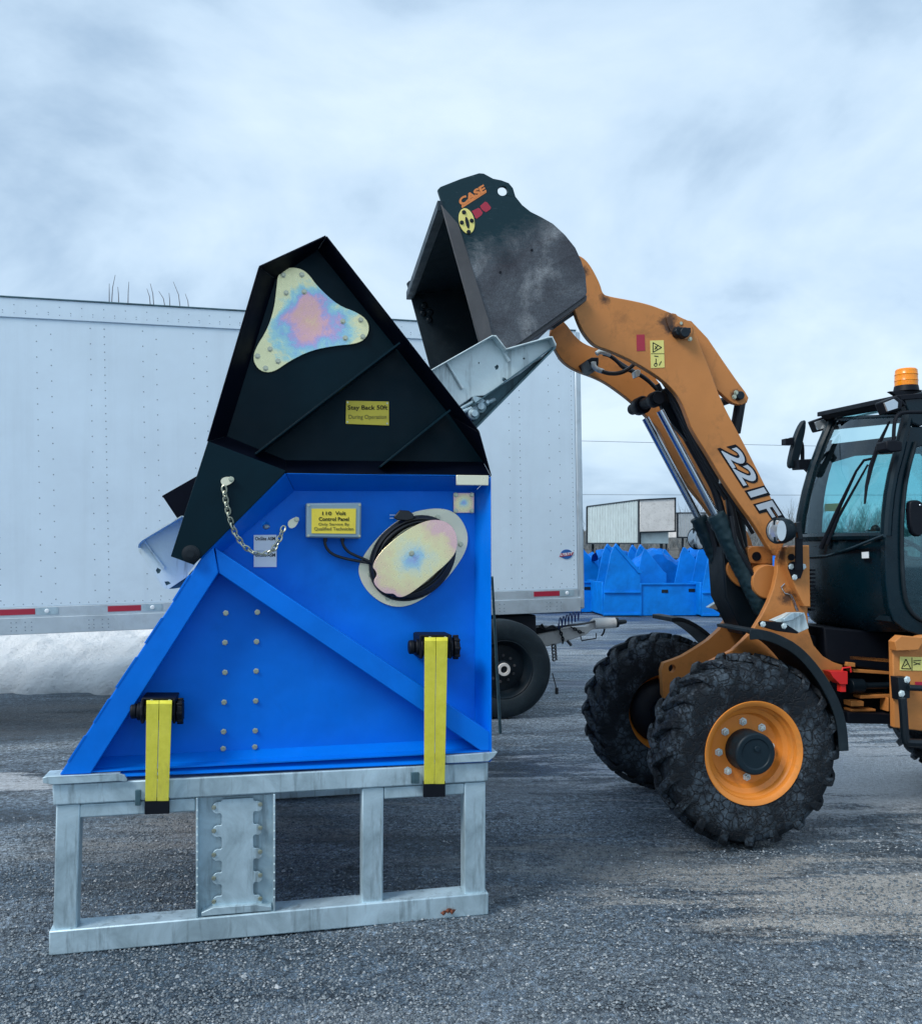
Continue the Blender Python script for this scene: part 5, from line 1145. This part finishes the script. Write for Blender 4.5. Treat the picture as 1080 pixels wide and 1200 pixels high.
def dtube(pts, t, r, name, mat, it=2, cl=False):
    MB().tube([DL.P(x, y, t) for x, y in chaikin(B_(pts), it, False)], r, 8, cl).obj(name, mat, dl)
def coil(a, b, n, rx, ry, t, r, name, mat):
    pts = []
    for i in range(n*14+1):
        f = i/(n*14); an = 2*math.pi*i/14; x = a[0]+(b[0]-a[0])*f+rx*math.cos(an)*.35; y = a[1]+(b[1]-a[1])*f+ry*math.sin(an)
        p_ = DL.P(*B_([(x, y)])[0], t); pts.append(p_+DL.n*.05*math.cos(an))
    MB().tube(pts, r, 6).obj(name, mat, dl)
coil((505, 170), (650, 105), 7, 34, 34, DT-.05, .006, 'air_hose', 'hose'); coil((478, 300), (485, 400), 5, 60, 16, DT-.02, .009, 'spring', 'cable')
dtube([(385, 180), (420, 200), (500, 190), (560, 180), (690, 165), (740, 150)], DT-.03, .012, 'air_hose', 'wear'); dtube([(400, 170), (430, 210), (470, 175), (500, 205), (520, 190)], DT-.05, .014, 'air_hose', 'cable')
dtube([(470, 480), (480, 520), (492, 560), (495, 600)], DT-.05, .006, 'cable', 'cable'); MB().box(DL.P(*B_([(497, 592)])[0], DT-.05), (.035, .035, .07)).obj('cable_plug', 'cable', dl, .006)
dtube([(648, 245), (655, 275), (745, 260), (748, 228)], DT-.02, .007, 'bracket_loop', 'dark', 0); dtube([(800, 200), (795, 225), (780, 245)], DT-.02, .01, 'hook', 'dark'); dtube([(565, 275), (590, 305)], DT-.02, .016, 'stub', 'wear', 0)
mb = MB(); rs2 = [DL.P(*p_, DT-.03) for p_ in chaikin(B_([(515, 205), (530, 240), (540, 280), (530, 300)]), 2, False)]+[]; rs3 = [DL.P(*p_, DT-.03) for p_ in chaikin(B_([(590, 190), (620, 205), (650, 225), (680, 225)]), 2, False)]
for ps in (rs2, rs3):
    r2 = resample(ps, .03)
    for i in range(len(r2)-1):
        a, b = r2[i], r2[i+1]; d = (b-a).normalized(); sd2 = DL.u if i % 2 else DL.n; sd2 = (sd2-d*sd2.dot(d)).normalized(); c = (a+b)/2
        mb.tube([c+d*.024*math.cos(q)+sd2*.013*math.sin(q) for q in [math.pi*k/5 for k in range(10)]], .006, 6, True)
mb.obj('safety_chain', 'dark', dl)
# rod leaning against the machine's far edge
mb = MB(); a = Vector((.17, 8.05, 0)); b = Vector(((576.5-CX)/F*7.2, 7.2, EYE-(676-HY)*7.2/F)); a = Vector(((586-CX)/F*8.0, 8.0, EYE-(843-HY)*8.0/F)); a.z = 0
mb.cyl(a, b, .014, .010, 8); tag(mb.obj('steel_rod', 'galvd'), 'thin grey rod standing upright in front of the dolly wheel', 'rod')

# ------------------------------------------------------------------ blue hoppers in the yard
def gable(m, x0, y, w_, t=.05, z0=.02, hp=1.72, hs=1.05, rnd_=0):
    loop = [(x0, y, z0), (x0+w_, y, z0), (x0+w_, y, hs), (x0+w_*.90, y, hs+.06), (x0+w_*.34, y, hp), (x0+w_*.28, y, hp+.01), (x0+w_*.20, y, hp-.16), (x0+w_*.02, y, hs-.30)]
    m.prism(loop, (0, t, 0)); return loop
def hopper(name, cover=True, seed=0):
    r = thing(name, (0, 0, 0), None, None)
    w_, L_ = .92, 1.9
    MB_ = MB(); gable(MB_, 0, 0, w_); MB_.obj('end_panel', 'blue2', r, .008)
    MB_ = MB(); gable(MB_, 0, .9, w_); MB_.obj('end_panel', 'blue2', r, .008)
    m = MB()
    for yy in (-.012, .888):
        m.prism([(w_*.93, yy-.03, 1.07), (w_*1.04, yy-.03, 1.05), (w_*1.04, yy-.03, 1.12), (w_*.95, yy-.03, 1.17), (w_*.34, yy-.03, 1.80), (w_*.30, yy-.03, 1.73)], (0, .14, 0))
    m.box((w_+.03, .02, 1.1), (.08, .08, .06)); m.obj('edge_rail', 'blue2', r, .004)
    m = MB(); m.box((w_/2, -.02, .60), (w_*.98, .05, .035)); m.box((w_/2, -.01, .06), (w_*.98, .07, .05)); m.box((w_*.4, -.03, .63), (.2, .02, .03)); m.obj('kick_plate', 'blue2', r, .004)
    m = MB(); m.box((w_+.95, .06, .41), (1.86, .06, .78)); m.box((w_+.95, .05, .80), (1.9, .10, .04)); m.box((w_+.01, .05, .41), (.05, .11, .8)); m.box((w_+1.88, .05, .41), (.05, .11, .8)); m.obj('low_wall', 'blue2', r, .006)
    m = MB(); m.box((w_+.62, .025, .62), (.16, .012, .08)); m.box((w_+1.30, .025, .64), (.16, .012, .08)); m.obj('lifting_slot', 'dark', r, .003)
    m = MB(); gable(m, w_+.02, .55, .80, hp=1.66, z0=.5); m.obj('divider_panel', 'blue2', r, .008); m = MB(); gable(m, w_+1.0, .55, .92, hp=1.70, z0=.5); m.obj('divider_panel', 'blue2', r, .008)
    m = MB(); m.box((w_*.5+.9, 1.9, .45), (w_+1.8, .06, .8)); m.box((w_*.5+.9, .95, .06), (w_+1.8, 1.8, .05)); m.box((-.0, .95, .45), (.05, 1.8, .8)); m.obj('hull', 'blue2', r, .01)
    if cover:
        nx, ny = 46, 22; vs = []
        for j in range(ny+1):
            for i in range(nx+1):
                u_, v_ = i/nx, j/ny; x = .1+u_*2.7; y = .95+v_*1.0
                h = 1.30+.36*abs(math.sin(u_*math.pi*2+seed))**1.6+.10*noise.noise(Vector((x*2.2, y*2, seed)))+.07*noise.noise(Vector((x*6, y*5, seed)))-.9*max(0, abs(v_-.5)-.25)
                if v_ < .08: h -= .6
                vs.append((x+.04*noise.noise(Vector((x*5, y*5, 9+seed))), y, h))
        m = MB(); m.add(vs, [(j*(nx+1)+i, j*(nx+1)+i+1, (j+1)*(nx+1)+i+1, (j+1)*(nx+1)+i) for j in range(ny) for i in range(nx)]); m.obj('crumpled_liner', 'liner', r, smooth=30)
    return r
def put(r, px, Y, rot, label):
    r.location = ((px-CX)/F*Y, Y, 0); r.rotation_euler = (0, 0, R(rot)); tag(r, label, 'hopper', 'blue steel hoppers stored in the yard'); return r
h1 = hopper('steel_hopper', seed=1.0)
put(h1, 707, 22.0, 4, 'blue steel hopper whose whole pointed end panel and slotted low wall face the yard')
put(copy_tree(h1), 590, 23.0, 8, 'blue steel hopper standing mostly behind the corner post of the white trailer')
put(copy_tree(h1), 822, 21.8, 3, 'blue steel hopper seen just left of the lift cylinders of the loader')
h2 = hopper('steel_hopper', seed=2.3)
put(h2, 640, 25.6, 6, 'back-row blue hopper showing directly beside the trailer corner, its liner crumpled')
put(copy_tree(h2), 738, 25.8, 4, 'back-row blue hopper with crumpled liner below the dark gap between the far trailers')
put(copy_tree(h2), 848, 25.4, 4, 'back-row blue hopper partly hidden by the loader headlight and cylinders')

# ------------------------------------------------------------------ far trailers, fence posts, wood, cables, saplings
WDT = 1.7
def far_trailer(px0, px1, Y0, Y1, yt0, yt1, yb, mat, label, mat2='greytrailer'):
    fr2 = Fr(((px0-CX)/F*Y0, Y0), ((px1-CX)/F*Y1-(px0-CX)/F*Y0, Y1-Y0)); c = fr2.P((px0+px1)/2, yb, 1.2); r = thing('parked_trailer', (c.x, c.y, 0), label, 'trailer', 'old box trailers parked beyond the hoppers')
    bt = fr2.P(px0, yb, 0).z; b1 = fr2.P(px1, yb, 0).z
    m = MB().pp(fr2, [(px0, yt0), (px1, yt1), (px1, yb), (px0, yb)], 0, WDT); m.obj('box', mat, r, .03)
    m = MB(); n = int(abs(px1-px0)/3)
    for k in range(n+1):
        x = px0+(px1-px0)*k/n; yt = yt0+(yt1-yt0)*k/n; m.pp(fr2, [(x-.25, yt+.5), (x+.25, yt+.5), (x+.25, yb-1), (x-.25, yb-1)], -.03, 0)
    m.obj('side_ribs', mat, r)
    m = MB(); m.pp(fr2, [(px0, yt0-1.1), (px1, yt1-1.1), (px1, yt1+.2), (px0, yt0+.2)], -.05, WDT+.02); m.pp(fr2, [(px1-1.2, yt1), (px1+.8, yt1), (px1+.8, yb+.6), (px1-1.2, yb+.6)], -.05, .05); m.pp(fr2, [(px0-.6, yt0), (px0+.7, yt0), (px0+.7, yb+.6), (px0-.6, yb+.6)], -.05, .05); m.pp(fr2, [(px0, yb-1), (px1, yb-1), (px1, yb+.7), (px0, yb+.7)], -.05, .0)
    m.obj('frame', 'dark', r)
    m = MB()
    for f in (.12, .88):
        q = fr2.P(px0+(px1-px0)*f, yb, .4); m.box((q.x, q.y, q.z/2), (.15, .15, q.z)); q = q+fr2.n*1.7; m.box((q.x, q.y, q.z/2), (.15, .15, q.z))
    m.obj('support_leg', 'dark', r)
    for f in (.2, .3):
        q = fr2.P(px0+(px1-px0)*f, yb, .1); m = MB(); m.cyl((q.x, q.y, .5), (q.x+fr2.n.x*2.2, q.y+fr2.n.y*2.2, .5), .5, seg=24); m.obj('wheels', 'rubber', r)
    return r
ft = far_trailer(687, 748, 57, 48, 594, 586, 637, 'greytrailer', 'grey box trailer with ribbed side in the distance, right beside the white trailer corner')
fe = Fr(((749-CX)/F*48, 48), (2.2, .25)); MB().pp(fe, [(749.5, 586), (791, 584), (791, 622), (749.5, 623.5)], -.25, -.05).obj('end_panel', 'offwhite', ft, .02)
mb = MB()
for q4_ in ([(748.5, 585), (792, 582.8), (792, 584.3), (748.5, 586.5)], [(790.6, 584), (792, 584), (792, 623), (790.6, 623)], [(748.5, 623), (792, 621.8), (792, 623.4), (748.5, 625)]): mb.pp(fe, q4_, -.3, -.05)
mb.obj('end_frame', 'dark', ft)
far_trailer(794, 840, 72, 75, 601.5, 601.5, 630, 'offwhite', 'low white trailer farthest away, half hidden by the lift cylinders of the loader')
mb = MB(); 
for k in range(9):
    x = (684+k*14-CX)/F*44; mb.cyl((x, 44, 0), (x, 44, 1.75), .04, seg=8)
fn = thing('wire_fence', ((760-CX)/F*44, 44, 0), 'low wire fence with thin posts in front of the far grey trailers', 'fence'); mb.obj('posts', 'wear', fn)
mb = MB()
for hh in (.4, .8, 1.2, 1.65): mb.bar(((684-CX)/F*44, 44, hh), ((810-CX)/F*44, 44, hh), .02, .02)
mb.obj('wires', 'wear', fn)

def branch(mb, p, d, L_, r, depth, rnd, seg=3, spread=.5, up=.25, nch=3):
    q = p; n = 3; pts = [p]; rs = [r]
    for i in range(n):
        d = (d+Vector((rnd.gauss(0, .12), rnd.gauss(0, .12), rnd.gauss(0, .08)+up*.15))).normalized(); q = q+d*(L_/n); pts.append(q); rs.append(r*(1-.55*(i+1)/n))
    mb.tube(pts, rs, seg)
    if depth > 0:
        for k in range(nch):
            f = rnd.uniform(.35, 1.0); i = min(n-1, int(f*n)); b = pts[i]+(pts[i+1]-pts[i])*(f*n-i)
            nd = (d+Vector((rnd.gauss(0, spread), rnd.gauss(0, spread), abs(rnd.gauss(.15, .3))))).normalized()
            branch(mb, b, nd, L_*rnd.uniform(.5, .75), rs[i]*.55, depth-1, rnd, seg, spread, up, nch)
def wood():
    rnd = random.Random(11); mb = MB()
    for i in range(260):
        Y = rnd.uniform(112, 175); px = rnd.uniform(640, 1300); x = (px-CX)/F*Y; h = rnd.uniform(5.0, 8.2)*(.55 if px < 800 else .9)*(1+.25*noise.noise(Vector((px*.02, 0, 0)))); p_ = Vector((x, Y, 0))
        branch(mb, p_, Vector((0, 0, 1)), h*.70, .13, 3, rnd, 3, .42, .4, 5)
    m, nt, b = new_mat('bare branches'); gi = nt.nodes.new('ShaderNodeNewGeometry'); nt.links.new(ramp(nt, gi.outputs['Random Per Island'], [(0, (.10, .12, .13)), (1, (.20, .21, .21))]), b.inputs['Base Color']); b.inputs['Roughness'].default_value = .9
    tag(mb.obj('bare_wood', m, smooth=0), 'line of bare grey winter trees along the far edge of the yard', 'woods', kind='stuff')
    mb = MB(); nx = 260; vs = []; fs = []
    for i in range(nx+1):
        px = 560+900*i/nx; Y = 168; x = (px-CX)/F*Y
        for hh, dy in ((0, -6), (2.2+1.3*noise.noise(Vector((px*.06, 1, 0)))+.8*noise.noise(Vector((px*.4, 2, 0))), -3), (5.6+1.5*noise.noise(Vector((px*.03, 5, 0)))+1.2*noise.noise(Vector((px*.35, 7, 0))), 0), (0, 3)): vs.append((x, Y+dy, max(0, hh)))
    for i in range(nx):
        for k in range(3): fs.append((i*4+k, i*4+k+1, (i+1)*4+k+1, (i+1)*4+k))
    mb.add(vs, fs); m, nt, b = new_mat('brush'); n = tex(nt, 'ShaderNodeTexNoise', 1.2, 8, .8); nt.links.new(ramp(nt, n.outputs[0], [(.3, (.075, .085, .09)), (.7, (.20, .20, .19))]), b.inputs['Base Color']); b.inputs['Roughness'].default_value = 1; bump(nt, b, n.outputs[0], 1, .5)
    tag(mb.obj('undergrowth', m, smooth=0), 'grey brown brush at the foot of the far bare trees', 'brush', kind='stuff')
wood()
def cable(px0, y0, px1, y1, Y, sag, label):
    a = Vector(((px0-CX)/F*Y, Y, EYE+(HY-y0)*Y/F)); b = Vector(((px1-CX)/F*Y, Y, EYE+(HY-y1)*Y/F)); mb = MB()
    mb.tube([a+(b-a)*(k/40)-Vector((0, 0, sag*4*(k/40)*(1-k/40))) for k in range(41)], .016, 6); tag(mb.obj('overhead_cable', 'wirefar'), label, 'cable', 'overhead wires')
cable(300, 577, 1500, 578, 60, .15, 'lower overhead wire crossing just above the far trailers and treetops')
cable(300, 506, 1500, 530, 60, .2, 'upper faint overhead wire crossing the sky left of the cab mirror')
SP = [[(128, 352, 128, 332), (131, 352, 135, 322), (139, 353, 138, 336), (150, 354, 151, 330)], [(176, 356, 172, 338), (180, 356, 176, 332), (193, 358, 186, 341), (199, 359, 198, 343), (211, 360, 203, 330), (221, 361, 217, 344)]]
for k, grp in enumerate(SP):
    Y = 15.5; cx = sum(g_[0] for g_ in grp)/len(grp); base = Vector(((cx-CX)/F*Y, Y, 0)); r = thing('bare_sapling', base, ('left' if k == 0 else 'right')+' cluster of thin bare twigs poking up above the roof of the white trailer', 'sapling', 'saplings behind the trailer')
    mb = MB(); mb.cyl(base, base+Vector((0, 0, 2.2)), .05, .035, 8); tk = mb.obj('trunk', 'wood', r); mb = MB()
    for x0, y0, x1, y1 in grp:
        P0 = Vector(((x0-CX)/F*Y, Y, EYE+(HY-y0)*Y/F)); P1 = Vector(((x1-CX)/F*Y, Y, EYE+(HY-y1)*Y/F)); b = base+Vector((0, 0, 2.0))
        c = P0+(P1-P0)*.5+Vector(((x1-x0)*-.004, 0, 0)); mb.tube([b, b+(P0-b)*.5+Vector((.05, 0, 0)), P0, c, P1], [.03, .02, .009, .007, .004], 5)
    mb.obj('branches', 'wood', r)
